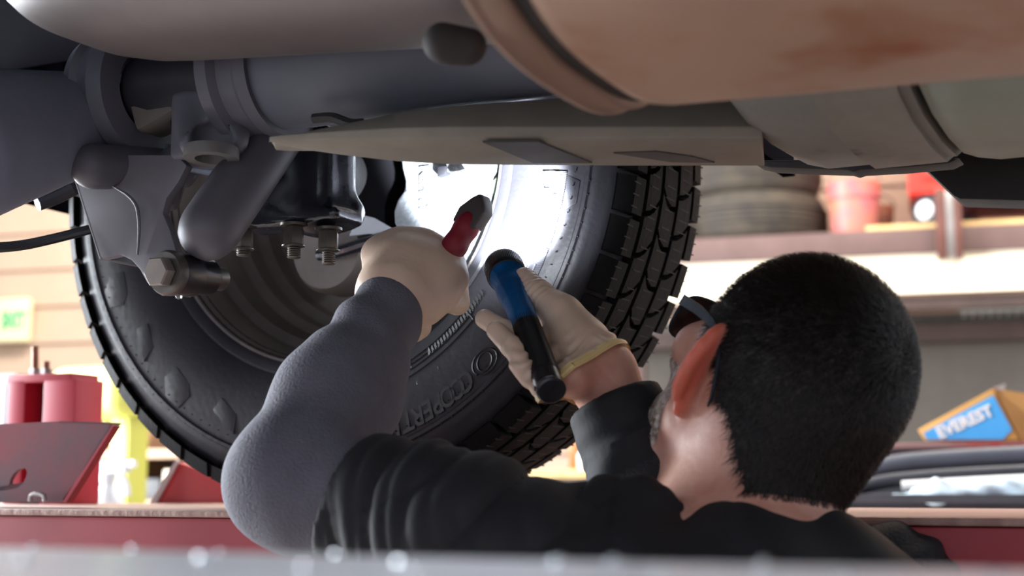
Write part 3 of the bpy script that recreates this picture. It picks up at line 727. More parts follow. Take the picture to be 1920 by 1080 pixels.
# dark boot and hub in the middle of the wheel
ax3 = np.array([U, V, Z])
def boot(P):
    d = union([rc(Yp(698, 290, .035), Yp(700, 400, .035), .04, .036), rbox(Yp(715, 335, .03), ax3, (.045, .02, .06), .012)], .02)(P)
    return d
b0 = Yp(700, 340, .035)
obj('rubber_boot', nets(boot, b0 - .15, b0 + .15, .004), mat('matt_black_rubber', '#0d0d10', .9, col2='#121215', scale=12, spec=.05), veh, smooth=180)
obj('hub_ring', MB().lathe([(.03, .0), (.036, .0), (.036, .05), (.03, .05)], Yp(648, 335, .06), AXN, 40, closed=True), MATS['brake_steel'], veh)
obj('spindle_flange', MB().lathe([(.0001, .045), (.045, .045), (.05, .035), (.05, .0)], Yp(650, 480, .03), AXN, 40), m_rim, veh)
obj('brake_rod', MB().tube([Yp(740, 442, .10), Yp(690, 455, .10), Yp(640, 472, .09), Yp(600, 478, .08)], .0075, 10, smooth=1), m_shine, veh)
obj('brake_lever', MB().prism([Yp(x, y, .10) for x, y in ((672, 402), (700, 408), (735, 428), (738, 442), (690, 438), (655, 442))], V * .004), mat('bare_steel', '#c9cdd6', .3, .6, col2='#b9bdc6', scale=20), veh, smooth=0)

# ---- spring plate casting with studs and nuts
def sp_f(P):
    f = [rbox(W(545, 335, 1.44), ax3, (.062, .03, .046), .012), rc(W(455, 375, 1.43), W(600, 400, 1.42), .018, .024), rc(W(600, 390, 1.42), W(655, 400, 1.43), .024, .016),
         rbox(W(560, 415, 1.42), ax3, (.06, .025, .006), .004), rc(W(585, 280, 1.42), W(585, 390, 1.42), .016), rc(W(625, 280, 1.43), W(632, 380, 1.43), .017, .014), rc(W(500, 280, 1.44), W(520, 380, 1.43), .016)]
    return union(f, .012)(P)
c = W(550, 360, 1.43); lo_, hi_ = c - .17, c + .17
sprp = obj('spring_plate', nets(sp_f, lo_, hi_, .0042), m_shine, veh, smooth=180)
m_nut = mat('oily_steel', '#6a655f', .35, .6, col2='#4d4944', scale=30)
for x, y, y2, d in ((456, 430, 480, 1.40), (551, 424, 484, 1.395), (616, 432, 496, 1.39)):
    a, b = W(x, y, d), W(x, y2, d); L = a[2] - b[2]
    obj('nut', MB().hexa(a - Z * .019, Z, .0105, .0185), m_nut, sprp)
    obj('washer', MB().lathe([(.004, 0), (.0135, 0), (.0135, .0025), (.004, .0025)], a, Z, 20), m_nut, sprp)
    pr = []
    k = int(L / .0011)
    for i in range(k + 1): pr.append((.0068 if i % 2 else .0058, L * i / k))
    obj('threaded_stud', MB().lathe([(.0001, 0)] + pr, b, Z, 16), m_nut, sprp, smooth=60)
    obj('nut_face', MB().lathe([(.0115, 0), (.0115, .001)], a - Z * .0203, Z, 16), m_nut, sprp)

# ---- shock absorber with lower eye bolt
m_shock = mat('shock_grey', '#5a585e', .5, .1, col2='#4d4b51', scale=9)
a, b = W(378, 452, 1.30), W(540, 215, 1.40)
ax_ = nrm(b - a); L = np.linalg.norm(b - a)
shock = obj('shock_absorber', MB().lathe([(.0001, -.013), (.010, -.012), (.018, -.008), (.0235, -.002), (.027, .007), (.0285, .016), (.0285, L)], a, ax_, 40), m_shock, veh)
ba, bb_ = W(293, 509, 1.285), W(386, 520, 1.345); bd = nrm(bb_ - ba)
obj('eye_sleeve', MB().lathe([(.012, .02), (.0195, .02), (.0205, .026), (.0205, .046), (.0175, .05), (.0175, .07), (.012, .073)], ba, bd, 32), mat('dark_oily', '#1a191e', .3, .2, col2='#232228', scale=15, coat=.3), veh)
obj('bolt_washer', MB().lathe([(.0001, .010), (.019, .010), (.021, .014), (.021, .02)], ba, bd, 32), m_nut, veh)
obj('bolt_head', MB().hexa(ba - bd * .002, bd, .0145, .013), mat('worn_bolt', '#8b837b', .4, .4, col2='#776f68', scale=25), veh)
obj('bolt_end', MB().lathe([(.0115, .078), (.0115, .09), (.008, .094), (.0001, .094)], ba, bd, 16), m_nut, veh)
m_drop = mat('oil_drop', '#dfe6ee', .05, 0, trans=.9, col2='#e6ecf2', scale=3)
for x, y in ((306, 549), (336, 556), (357, 552)):
    obj('oil_drop', MB().ball(W(x, y - 3, 1.30 + (x - 306) * .0004), .0036, 14, sz=1.2), m_drop, veh)
# ---- shackle bracket plate
m_pl = mat('bracket_grey', '#6c6a70', .5, .1, col2='#5e5c62', scale=7, bump=.06)
PYY = 1.035
pp = [(136, 330), (160, 400), (185, 486), (205, 483), (226, 478), (245, 487), (262, 506), (275, 530), (300, 545), (330, 540), (345, 505), (330, 470), (318, 430), (305, 400), (312, 372), (335, 340), (350, 310), (330, 290), (230, 290)]
bracket = obj('shackle_bracket', MB().prism([LY(x, y, PYY) for x, y in pp], V * .01), m_pl, veh, bevel=.002)
obj('bracket_flange', MB().prism([LY(136, 330, PYY), LY(186, 487, PYY), LY(193, 484, PYY), LY(143, 328, PYY)], V * .055), m_pl, bracket, bevel=.0015)
obj('bracket_rib', MB().tube([LY(205, 345, PYY - .002), LY(255, 375, PYY - .004), LY(262, 420, PYY - .004), LY(258, 478, PYY - .002)], [.001, .0018, .0018, .001], 10, smooth=2), m_pl, bracket)
def bush(P):
    return union([rc(W(175, 312, 1.36), W(335, 318, 1.42), .022, .02), rc(W(330, 300, 1.38), W(318, 375, 1.38), .015, .011)], .015)(P)
c = W(250, 330, 1.35)
obj('spring_bush', nets(bush, c - .16, c + .16, .005), mat('bush_grey', '#55535a', .5, col2='#45434a', scale=8), veh, smooth=180)
obj('blue_lit_rod', MB().cyl(W(310, 292, 1.40), W(425, 312, 1.40), .012), mat('blue_lit_steel', '#6c7f97', .35, .3, col2='#5d7088', scale=10), veh)  # bluish light on the rod is painted into its colour

# ---- driveline along the vehicle: casting, flange rings, tube
m_drv = mat('driveline_grey', '#62626b', .55, col2='#54545d', scale=6, bump=.06)
oD = W(222, 180, 1.42)
def along(px): 
    r = ray(px, 0); # closest u on the line oD + t U for that pixel column
    A = np.array([[U[0], -r[0]], [U[1], -r[1]]]); # solve in x,y with height free
    k = (px - 960) / FPX
    # x = k * depth ; depth = y*CA + z*SA
    t = (k * (oD[1] * CA + oD[2] * SA) - oD[0]) / (U[0] - k * U[1] * CA); return t
t1, t2, t3 = along(225), along(480), along(1180)
Rr = .056
obj('shaft_tube', MB().lathe([(Rr * .72, t2 - .03), (Rr * .98, t2 + .02), (Rr * 1.0, t2 + .05), (Rr * 1.0, t3)], oD, U, 56, ref=Z), mat('tube_blue_grey', '#646973', .55, col2='#585d67', scale=5, bump=.05), veh)
ring2 = obj('flange_ring', MB().lathe([(Rr * .8, t2 - .028), (Rr * 1.12, t2 - .024), (Rr * 1.15, t2 - .01), (Rr * 1.03, t2 - .004), (Rr * 1.02, t2 + .012), (Rr * 1.1, t2 + .018), (Rr * 1.08, t2 + .03), (Rr * .8, t2 + .03)], oD, U, 56, closed=True, ref=Z), m_drv, veh)
obj('flange_ring', MB().lathe([(Rr * .7, t1 - .02), (Rr * 1.05, t1 - .02), (Rr * 1.14, t1 - .008), (Rr * 1.05, t1 - .002), (Rr * 1.07, t1 + .006), (Rr * 1.15, t1 + .014), (Rr * 1.1, t1 + .03), (Rr * .7, t1 + .034)], oD, U, 56, closed=True, ref=Z), m_drv, veh)
obj('joint_core', MB().lathe([(Rr * .6, t1 + .03), (Rr * .72, t1 + .06), (Rr * .72, t2 - .03)], oD, U, 40, ref=Z), mat('joint_dark', '#25242b', .5, col2='#1e1d24', scale=8), veh)
obj('joint_cap', MB().box(W(310, 205, 1.38), nrm(U + Z * .35) * .026, V * .02, nrm(Z - U * .35) * .017), mat('tan_grey_cap', '#6a645e', .6, col2='#5c5650', scale=10), veh, bevel=.006)
obj('joint_cap', MB().box(W(345, 180, 1.40), nrm(U + Z * .3) * .02, V * .02, nrm(Z - U * .3) * .014), MATS['tan_grey_cap'], veh, bevel=.006)
def diff(P):
    f = [rc(W(-90, 275, 1.28), W(180, 215, 1.43), .07, .04), rc(W(-120, 372, 1.22), W(150, 290, 1.40), .024, .016), rc(W(-150, 180, 1.4), W(170, 190, 1.48), .03, .03)]
    return union(f, .03)(P)
c = W(20, 270, 1.3)
obj('axle_casting', nets(diff, c - [.35, .3, .25], c + [.25, .3, .22], .007), mat('casting_blue_grey', '#747684', .6, col2='#686a77', scale=6, bump=.1), veh, smooth=180)
# hanger with eye
hd = 1.315; ec = W(397, 287, hd)
eye = obj('hanger_eye', MB().lathe([(.019, 0), (.0185, .004), (.031, .0045), (.0315, .002), (.0315, -.006), (.019, -.006)][::-1], ec, Z, 40, closed=True, sx=1.0, sy=.8), mat('hanger_grey', '#6c6a68', .5, col2='#5e5c5a', scale=8), veh)
def cheek(P):
    d = union([rbox(W(397, 240, hd + .035), ax3, (.031, .026, .034), .008), rc(W(360, 268, hd), W(358, 200, hd + .03), .012), rc(W(440, 262, hd + .01), W(450, 190, hd + .04), .013)], .012)(P)
    return np.maximum(d, -rc(W(397, 300, hd), W(397, 262, hd), .019)(P))
obj('hanger_bracket', nets(cheek, ec - .11, ec + .13, .004), m_drv, veh, smooth=180)

# ---- frame rail: front face, flat underside, patch of painted shade
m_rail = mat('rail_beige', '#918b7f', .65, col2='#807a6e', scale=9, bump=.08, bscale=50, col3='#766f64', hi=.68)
zR = W(900, 264, 1.171)[2]
def atz(px, d):                                           # point at height zR, d metres deep, in pixel column px
    y = (d - zR * SA) / CA; return np.array([(px - 960) / FPX * d, y, zR])
secs = []
for px, top, far_ in ((505, 258, 1.176), (530, 246, 1.188), (580, 232, 1.206), (640, 222, 1.222), (740, 208, 1.245), (840, 199, 1.257), (1000, 187, 1.26), (1180, 176, 1.262), (1330, 170, 1.262), (1430, 168, 1.262)):
    k = (far_ - 1.171) / .09; a = W(px, top, 1.21); c0 = atz(px, 1.171); b0_ = atz(px + 4, far_)
    f_ = min(1, .25 + k * .8)
    a = c0 + (a - c0) * f_
    secs.append([a, c0 + Z * .012 * f_, c0 + np.array([0, .002, .003]) * f_, c0 + np.array([0, .009, 0]) * f_, b0_, b0_ + np.array([0, .008, .012]) * f_, a + np.array([0, .11, -.004]) * f_, a + np.array([0, .05, .004]) * f_])
rail = obj('frame_rail', MB().loft(secs), m_rail, veh, smooth=50, bevel=.002)
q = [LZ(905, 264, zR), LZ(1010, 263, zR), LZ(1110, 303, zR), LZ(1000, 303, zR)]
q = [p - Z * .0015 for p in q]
obj('shade_patch', MB().prism(q, Z * .0018), mat('dark_patch', '#4b4846', .6, col2='#403d3b', scale=12), rail, smooth=0)  # dark sheet paints the parallelogram of shade on the underside
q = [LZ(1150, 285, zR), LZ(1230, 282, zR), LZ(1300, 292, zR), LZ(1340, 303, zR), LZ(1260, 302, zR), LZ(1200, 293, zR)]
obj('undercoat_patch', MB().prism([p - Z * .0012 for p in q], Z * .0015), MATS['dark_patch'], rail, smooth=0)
obj('frame_hook', MB().tube([LY(588, 222, 1.03), LY(622, 219, 1.03), LY(640, 226, 1.03), LY(658, 233, 1.03), LY(680, 231, 1.03)], .0045, 8, smooth=2), mat('hook_dark', '#2a2829', .6, col2='#232122', scale=12), rail)

# ---- fuel tank and strap, right
m_tank = mat('tank_grey', '#7e7c76', .6, col2='#6e6c66', scale=6, bump=.1, bscale=45, col3='#46443f', hi=.68)
TP = [(1.00, .40), (1.005, .33), (1.02, .300), (1.05, .284), (1.10, .276), (1.18, .2735), (1.26, .278), (1.31, .295), (1.34, .34), (1.35, .40)]
zoff = LY(1640, 311, 1.26)[2] - .2765
TP = [(y, z + zoff) for y, z in TP]
def ext(u0, u1, grow=0.0, lift=0.0, rnd=0.0):
    secs = []
    cy, cz = 1.17, .40 + zoff
    us = [(u0, rnd)] + ([(u0 + .012, rnd * .4), (u0 + .03, 0)] if rnd else []) + [(u1, 0)]
    for uu, sh in us:
        secs.append([loc(uu, cy + (y - cy) * (1 + grow - sh), cz + (z - cz) * (1 + grow * 1.6 - sh) + lift) for y, z in TP])
    return MB().loft(secs)
uT0 = LY(1340, 250, 1.02) @ U; uS0 = LY(1512, 190, 1.02) @ U; uS1 = LY(1672, 178, 1.02) @ U; uG = LY(1700, 178, 1.02) @ U
tank = obj('fuel_tank', ext(uT0, uG - .002, rnd=.1), m_tank, veh, smooth=50)
obj('tank_strap', ext(uS0, uS1, .02), mat('strap_grey', '#847f76', .6, col2='#736e66', scale=12, bump=.12, bscale=60, col3='#4a4741', hi=.66), tank, smooth=50)
obj('tank_shell', ext(uG + .004, uG + .9, .03, 0, rnd=.06), mat('shell_olive', '#8b8f82', .6, col2='#7d8174', scale=5, bump=.05), veh, smooth=50)
obj('drip_seam', MB().prism([LY(x, y, 1.3) for x, y in ((1405, 300), (1418, 308), (1445, 314), (1520, 317), (1588, 319), (1600, 323), (1612, 319), (1700, 314), (1780, 306), (1800, 296))], V * .03), MATS['black_rubber'], veh, bevel=.002)
MYY = 1.50
q = [LY(x, y, MYY) for x, y in ((1700, 286), (1735, 318), (1788, 368), (1800, 374), (1960, 378), (2100, 372), (2100, 250), (1700, 250))]
obj('mud_guard', MB().prism(q, V * .05), mat('black_plastic', '#121214', .55, col2='#18181a', scale=20, bump=.15, bscale=120), veh, bevel=.004)

# ---- exhaust: brown muffler in front, grey resonator left
m_muf = mat('muffler_brown', '#866a5b', .45, .15, col2='#92735f', scale=3.2, col3='#7d4a30', hi=.58, bump=.03, bscale=20)
def oval(prof, a, d, Ry, Rz, seg=64):
    d = nrm(d); ref = nrm(V - (V @ d) * d); e2 = np.cross(d, ref); mb = MB(); secs = []
    for k, h in prof:
        sec = []
        for i in range(seg):
            t = 2 * math.pi * i / seg; c_, s_ = math.cos(t), math.sin(t); n_ = 2.6
            r_ = (abs(c_) ** n_ + abs(s_) ** n_) ** (-1 / n_)
            sec.append(a + d * h + k * r_ * (Ry * c_ * ref + Rz * s_ * e2))
        secs.append(sec)
    return mb.loft(secs)
eb, er_ = W(1180, 203, .86), W(1920, 153, .765)
er_ = er_ + Z * .004; d_ = nrm(er_ - eb); Rz_ = .088; ec_ = eb + Z * (Rz_ + .0115) - np.array([.040, 0, 0])
muf = obj('muffler', oval([(.92, .026), (.965, .031), (.98, .04), (.98, .5), (.98, .75)], ec_, d_, .165, Rz_), m_muf, veh, smooth=50)
obj('end_rim', oval([(.9, -.006), (.985, -.006), (1.01, -.004), (1.01, -.001), (.985, .001), (.985, .014), (.97, .017), (.93, .018)], ec_, d_, .165, Rz_), mat('rim_brown', '#7d6252', .5, .2, col2='#8d7060', scale=6), muf, smooth=50)
obj('seam_gap', oval([(.935, .016), (.935, .03)], ec_, d_, .165, Rz_), mat('seam_shade', '#241d1a', .8, col2='#1c1613', scale=10), muf, smooth=50)  # dark ring paints the shade inside the groove
obj('end_cap', oval([(.5, -.012), (.85, -.009), (.93, -.004)], ec_, d_, .165, Rz_), m_muf, muf, smooth=50)
m_res = mat('resonator_grey', '#655d5b', .45, .15, col2='#59514f', scale=5, bump=.04, bscale=30)
ra, rb_ = W(250, 112, 1.21), W(930, 74, 1.02)
dr = nrm(rb_ - ra); Rz2 = .085; rc_ = ra + Z * (Rz2 + .008)
obj('resonator', oval([(.05, -.135), (.35, -.128), (.62, -.108), (.82, -.075), (.94, -.04), (.99, -.005), (1.0, .03), (1.0, .42)], rc_, dr, .11, Rz2), m_res, veh, smooth=70)
def rubber(P): return union([rc(W(830, 80, .98), W(880, 85, .98), .014, .012), rc(W(850, 96, .985), W(872, 96, .985), .008)], .01)(P)
c = W(855, 85, .98); obj('rubber_hanger', nets(rubber, c - .06, c + .06, .003), mat('hanger_rubber', '#2b2524', .7, col2='#231e1d', scale=15), veh, smooth=180)
obj('brake_cable', MB().tube([W(-60, 466, 1.36), W(30, 463, 1.38), (W(100, 448, 1.42)), W(165, 431, 1.46)], .0052, 10, smooth=2), m_dark, veh)
obj('wire_loom', MB().tube([W(70, 382, 1.46), W(100, 372, 1.47), W(140, 352, 1.47)], .008, 10, smooth=1), m_dark, veh)
# ---- floor pan, wheel arch and body above
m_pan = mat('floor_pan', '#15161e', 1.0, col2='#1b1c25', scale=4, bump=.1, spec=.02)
obj('floor_pan', MB().lbox(-2.6, 1.6, .3, 1.28, .52, .58), m_pan, veh, smooth=0)
obj('body_side', MB().lbox(-2.6, 1.6, 1.62, 1.68, .66, 1.3), m_pan, veh, smooth=0)
obj('body_tub', MB().lbox(-2.6, 1.6, .3, 1.68, .98, 1.3), m_pan, veh, smooth=0)
obj('inner_fender', MB().lbox(-2.6, -1.30, 1.34, 1.36, .47, 1.0), m_pan, veh, smooth=0)
obj('wheel_arch', MB().lathe([(.46, -.19), (.46, .17), (.475, .17), (.475, -.19)], C, AXN, 40, closed=True, a0=0.0, a1=math.pi, ref=U), m_pan, veh)
# ------------------------------------------------------------------ flashlight in the right hand
fA, fB = W(944, 500, 1.37), W(1034, 733, 1.165)
fd = nrm(fA - fB); FL = np.linalg.norm(fA - fB)
fl = empty('flashlight', fB, 'black and blue metal flashlight shining into the wheel, held in right hand', 'flashlight')
m_fb = mat('black_anodised', '#1b1c20', .35, .5, col2='#232429', scale=20)
m_fblue = mat('blue_anodised', '#1a6fb8', .25, .7, col2='#1f7ac6', scale=10)
r0 = .0121
pr = [(.0001, -.0005), (r0 * .86, -.0005), (r0 * .96, .001), (r0, .003)]
barrel = obj('barrel', MB().lathe(pr + [(r0, FL * .58)], fB, fd, 48), m_fb, fl)
for i in range(40):                                            # knurled grip flutes
    pass
mb = MB(); e1, e2, e3 = frame(fd)
for i in range(44):
    t = 2 * math.pi * i / 44; n_ = math.cos(t) * e1 + math.sin(t) * e2; tt = -math.sin(t) * e1 + math.cos(t) * e2
    mb.box(fB + fd * FL * .30 + n_ * r0 * 1.005, fd * FL * .2, tt * .0004, n_ * .0004)
obj('grip_flutes', mb, m_fb, barrel, smooth=0)
obj('tail_ring', MB().lathe([(r0 * .9, -.001), (r0 * 1.03, .0005), (r0 * 1.03, .004), (r0 * .98, .005)], fB, fd, 48), mat('worn_black_edge', '#4a4b50', .3, .7, col2='#2c2d31', scale=40), fl)
obj('lanyard_hole', MB().lathe([(.0001, 0), (.0022, 0), (.0022, .001)], fB - (np.cross(fd, [0, 1, 0])) * 0 + nrm(np.cross(fd, np.cross(fd, [1., 0, 0]))) * (r0 * 1.0) + fd * .006, nrm(np.cross(fd, np.cross(fd, [1., 0, 0]))), 12), MATS['sipe_black'], fl)
obj('blue_neck', MB().lathe([(r0 * 1.0, FL * .47), (r0 * 1.03, FL * .475), (r0 * 1.03, FL * .56), (r0 * 1.08, FL * .66), (r0 * 1.28, FL * .76), (r0 * 1.3, FL * .80), (r0 * 1.32, FL * .88), (r0 * 1.42, FL * .89), (r0 * 1.42, FL * .905), (r0 * 1.2, FL * .91)], fB, fd, 56), m_fblue, fl)
head = obj('bezel', MB().lathe([(r0 * 1.3, FL * .9), (r0 * 1.5, FL * .905), (r0 * 1.55, FL * .92), (r0 * 1.55, FL * 1.0), (r0 * 1.5, FL * 1.01), (r0 * 1.35, FL * 1.01), (r0 * 1.2, FL * .94), (.0001, FL * .92)], fB, fd, 56), m_fb, fl)
mb = MB()
for i in range(60):
    t = 2 * math.pi * i / 60; n_ = math.cos(t) * e1 + math.sin(t) * e2; tt = -math.sin(t) * e1 + math.cos(t) * e2
    mb.box(fB + fd * FL * .958 + n_ * r0 * 1.555, fd * FL * .034, tt * .0004, n_ * .0004)
obj('bezel_ribs', mb, m_fb, head, smooth=0)
obj('lens', MB().lathe([(.0001, FL * .955), (r0 * 1.27, FL * .955), (r0 * 1.27, FL * .96), (.0001, FL * .96)], fB, fd, 40), mat('lit_lens', '#ffffff', .1, emit=('#f4f8ff', 12.0)), fl)
obj('switch_clip', MB().box(fB + fd * FL * .86 + nrm(np.array([.55, -.8, .1])) * r0 * 1.36, nrm(np.cross(fd, [.55, -.8, .1])) * .002, fd * .007, nrm(np.array([.55, -.8, .1])) * .0012), MATS['bright_steel'], fl, bevel=.0005)
sl = bpy.data.lights.new('flashlight_beam', 'SPOT'); sl.energy = 80; sl.spot_size = math.radians(56); sl.spot_blend = .32; sl.shadow_soft_size = .008; sl.color = (.90, .95, 1.0)
so = bpy.data.objects.new('flashlight_beam', sl); COL.objects.link(so); so.location = Vector(fB + fd * (FL * 1.02)); so.rotation_euler = Vector(nrm(W(950, 390, 1.5) - (fB + fd * FL * 1.02))).to_track_quat('-Z', 'Y').to_euler()

s2 = bpy.data.lights.new('flashlight_spill', 'SPOT'); s2.energy = 3; s2.spot_size = math.radians(100); s2.spot_blend = .6; s2.shadow_soft_size = .008; s2.color = (.90, .95, 1.0)
so2 = bpy.data.objects.new('flashlight_spill', s2); COL.objects.link(so2); so2.location = so.location; so2.rotation_euler = so.rotation_euler
# ------------------------------------------------------------------ red-handled tool in the left hand
ta, tb_ = W(838, 484, 1.362), W(905, 378, 1.385); td = nrm(tb_ - ta)
tool = empty('hand_tool', ta, 'red-handled hand tool with dark tip in the left hand', 'tool')
tl = np.linalg.norm(tb_ - ta)
def tool_f(P):
    d = union([rc(ta - td * .05, ta + td * tl * .62, .0125, .0125)], .01)(P)
    h = (P - ta) @ td
    return d + .0005 * np.sin(h * 300)
obj('red_grip', nets(tool_f, ta - .11, ta + .11, .0022), mat('red_rubber', '#861c2c', .45, col2='#761726', scale=12), tool, smooth=180)
sx_ = nrm(np.cross(td, V)); 
tip = [ta + td * tl * .55 - sx_ * .013, ta + td * tl * .85 - sx_ * .0135, ta + td * tl * .97 - sx_ * .008, ta + td * tl * 1.12 + sx_ * .002, ta + td * tl * 1.0 + sx_ * .008, ta + td * tl * .8 + sx_ * .0145, ta + td * tl * .55 + sx_ * .0125]
obj('dark_tip', MB().prism([p - V * .011 for p in tip], V * .022), mat('grey_brown_tip', '#4f4a48', .5, col2='#454040', scale=12), tool, bevel=.004, seg=3)

# ------------------------------------------------------------------ the man
def DF(py):                                                   # depth of the flashlight axis at a pixel row
    t = np.linspace(-.2, 1.1, 400); P = fB + t[:, None] * (fA - fB); d = P[:, 1] * CA + P[:, 2] * SA
    yy = 540 - FPX * (-P[:, 1] * SA + P[:, 2] * CA) / d; return float(np.interp(-py, -yy, d))
S = W(1479, 719.5, 1.156); HSC = .968
Fh = nrm([-.243, .845, .476]); Uh = np.array([.46, -.332, .824]); Uh = nrm(Uh - (Uh @ Fh) * Fh); Lh = np.cross(Uh, Fh)
HX = np.array([Lh, Fh, Uh])
def H(x, y, z): return S + HSC * (x * Lh + y * Fh + z * Uh)
def rot_ax(a, ang, base=HX):                                  # rotate the frame about axis a
    R = np.array(Matrix.Rotation(ang, 3, Vector(a))); return base @ R.T
nb_ = W(1385, 1035, 1.12)                                    # base of the neck
Lsh = W(1030, 1082, 1.075); Rsh = W(1668, 1118, 1.17)
Lel = W(548, 903, 1.17); Lwr = W(742, 552, 1.335)
Rel = W(1318, 1130, 1.175); Rwr = W(1128, 702, DF(702) + .056)
cranium = ell(H(0, -.008, .018), HX, (.0765, .096, .089))
head_parts = [cranium, ell(H(0, .045, -.045), HX, (.058, .056, .079)), rc(H(.052, .02, -.066), H(.022, .088, -.132), .025, .023), rc(H(-.052, .02, -.066), H(-.022, .088, -.132), .025, .023),
              ell(H(0, -.035, -.04), HX, (.062, .055, .05)), rc(H(.052, .078, -.02), H(.03, .088, -.03), .016), rc(H(-.052, .078, -.02), H(-.03, .088, -.03), .016), rc(H(0, .087, .035), H(0, .09, .02), .03)]
nose = [rc(H(0, .104, .0), H(0, .124, -.036), .0085, .0115), rc(H(.012, .11, -.04), H(-.012, .11, -.04), .008)]
lips = [rc(H(-.02, .1, -.068), H(.02, .1, -.068), .007), rc(H(-.017, .1, -.08), H(.017, .1, -.08), .0075)]
def ear_f(sgn):
    ea = nrm(Lh * sgn * .9 - Fh * .38); en = nrm(np.cross(Uh, ea)); eu = np.cross(ea, en) ; base = H(.068 * sgn, .002, -.020)
    c_ = base + ea * .015
    axes = np.array([ea, nrm(Uh - Fh * .18), nrm(np.cross(ea, nrm(Uh - Fh * .18)))])
    shell = ell(c_ + Uh * .004, axes, (.0205, .033, .006)); lobe = ell(c_ - Uh * .028 - ea * .004, axes, (.010, .014, .0055))
    hel = [rc(c_ + Uh * .036 * math.sin(t0) * 1.0 + ea * .0175 * math.cos(t0) + Uh * .004, c_ + Uh * .036 * math.sin(t1_) + ea * .0175 * math.cos(t1_) + Uh * .004, .0036) for t0, t1_ in zip(np.linspace(-.9, 2.4, 10)[:-1], np.linspace(-.9, 2.4, 10)[1:])]
    return union([shell, lobe] + hel, .006)
earL, earR = ear_f(1), ear_f(-1)
def head_sdf(P):
    d = union(head_parts, .03)(P)
    d = smin(d, union(nose + lips, .008)(P), .012)
    for sg in (1, -1): d = -smin(-d, rc(H(.032 * sg, .112, -.004), H(.031 * sg, .118, -.004), .014)(P), .012)   # eye sockets
    for sg in (1, -1): d = np.minimum(d, rc(H(.031 * sg, .088, -.005), H(.031 * sg, .0885, -.005), .0115)(P))
    d = smin(d, np.minimum(earL(P), earR(P)), .005)
    return d
neck = [rc(H(0, -.028, -.05), nb_ + Z * .0, .054, .062), rc(H(.0, .02, -.085), nb_ + Fh * .03, .042, .05)]
pelvis = nb_ + np.array([.03, -.09, -.56])
chest = nb_ + np.array([.0, -.045, -.18])
torso = [rc(Lsh - Z * .03, nb_ - Z * .04, .055, .06), rc(Rsh - Z * .02, nb_ - Z * .05, .055, .06), ell(chest, np.array([nrm(Rsh - Lsh), nrm(np.cross(Z, Rsh - Lsh)), Z]), (.185, .12, .2)), rc(chest - Z * .12, pelvis, .13, .13)]
armL = [rc(Lsh - Z * .01, Lel, .052, .043), rc(Lel, Lel * .55 + Lwr * .45, .043, .042), rc(Lel * .55 + Lwr * .45, Lwr, .042, .028)]
armR = [rc(Rsh, Rel, .05, .04), rc(Rel, Rel * .5 + Rwr * .5, .042, .038), rc(Rel * .5 + Rwr * .5, Rwr, .038, .0265)]
# right hand, wrapped round the flashlight
def chain(pts, rs): return [rc(pts[i], pts[i + 1], rs[i], rs[i + 1]) for i in range(len(pts) - 1)]
def WF(px, py, o): return W(px, py, DF(py) + o)
RF = {
 'thumb': ([WF(1100, 655, .028), WF(1052, 590, .0), WF(1010, 553, -.010), WF(984, 524, -.014)], [.0190, .0142, .0118, .0100]),
 'index': ([WF(1052, 592, .045), WF(990, 592, .030), WF(968, 574, .030), WF(966, 556, .028)], [.0118, .0092, .0084, .0075]),
 'middle': ([WF(1064, 624, .045), WF(992, 650, .028), WF(945, 620, .016), WF(909, 598, .008)], [.0118, .0090, .0082, .0073]),
 'ring': ([WF(1074, 656, .045), WF(1004, 692, .028), WF(960, 651, .008), WF(930, 620, -.002)], [.0115, .0088, .0080, .0071]),
 'little': ([WF(1086, 692, .045), WF(1022, 730, .027), WF(982, 694, .000), WF(960, 649, -.015)], [.0108, .0086, .0078, .0070])}
palmR = [rc(Rwr, RF[k][0][0], .023, .0145) for k in ('index', 'middle', 'ring', 'little')] + [rc(Rwr, WF(1092, 652, .030), .025, .020), rc(WF(1092, 662, .030), WF(1056, 592, .010), .021, .0155), rc(Rwr, WF(1074, 712, .030), .023, .017)]
def handR(P):
    d = union(palmR, .014)(P)
    d = smin(d, union(chain(*RF['thumb']), .004)(P), .012)
    fg = np.min([union(chain(*RF[k]), .003)(P) for k in ('index', 'middle', 'ring', 'little')], axis=0)
    return smin(d, fg, .005)
# left hand, a fist on the tool
kn = [W(712, 478, 1.375), W(752, 460, 1.38), W(795, 464, 1.38), W(832, 488, 1.378)]
LFc = []
for i, k in enumerate(kn):
    o1 = W(40, 0, 1.4) - W(0, 0, 1.4)
    p1 = k + V * .034 - U * .002 * i - Z * (.004 + .003 * i)
    p2 = p1 - Z * .024 + U * .002 + V * .002; p3 = p2 - V * .024 - Z * .002
    LFc.append(([k, p1, p2, p3], [.0135, .0112, .0102, .0092]))
thL = ([W(795, 565, 1.345), W(828, 545, 1.35), W(848, 522, 1.36), W(846, 500, 1.368)], [.018, .0140, .0120, .0105])
fL5 = ([W(770, 590, 1.36), W(785, 612, 1.375), W(778, 622, 1.39)], [.013, .010, .009])
palmL = [rc(Lwr, k, .027, .0165) for k in kn] + [rc(Lwr, W(795, 555, 1.345), .027, .020), rc(W(760, 500, 1.352), W(815, 520, 1.355), .022, .022)]
def handL(P):
    d = union(palmL, .018)(P); d = smin(d, union(chain(*thL), .006)(P), .014)
    fg = np.min([union(chain(*c_), .003)(P) for c_ in LFc], axis=0)
    d = smin(d, union(chain(*fL5), .004)(P), .006)
    return smin(d, fg, .006)
def body_sdf(P):
    d = union(neck + torso, .05)(P)
    d = smin(d, head_sdf(P), .022)
    d = smin(d, union(armL, .02)(P), .03); d = smin(d, union(armR, .02)(P), .03)
    d = smin(d, handL(P), .01); return smin(d, handR(P), .01)
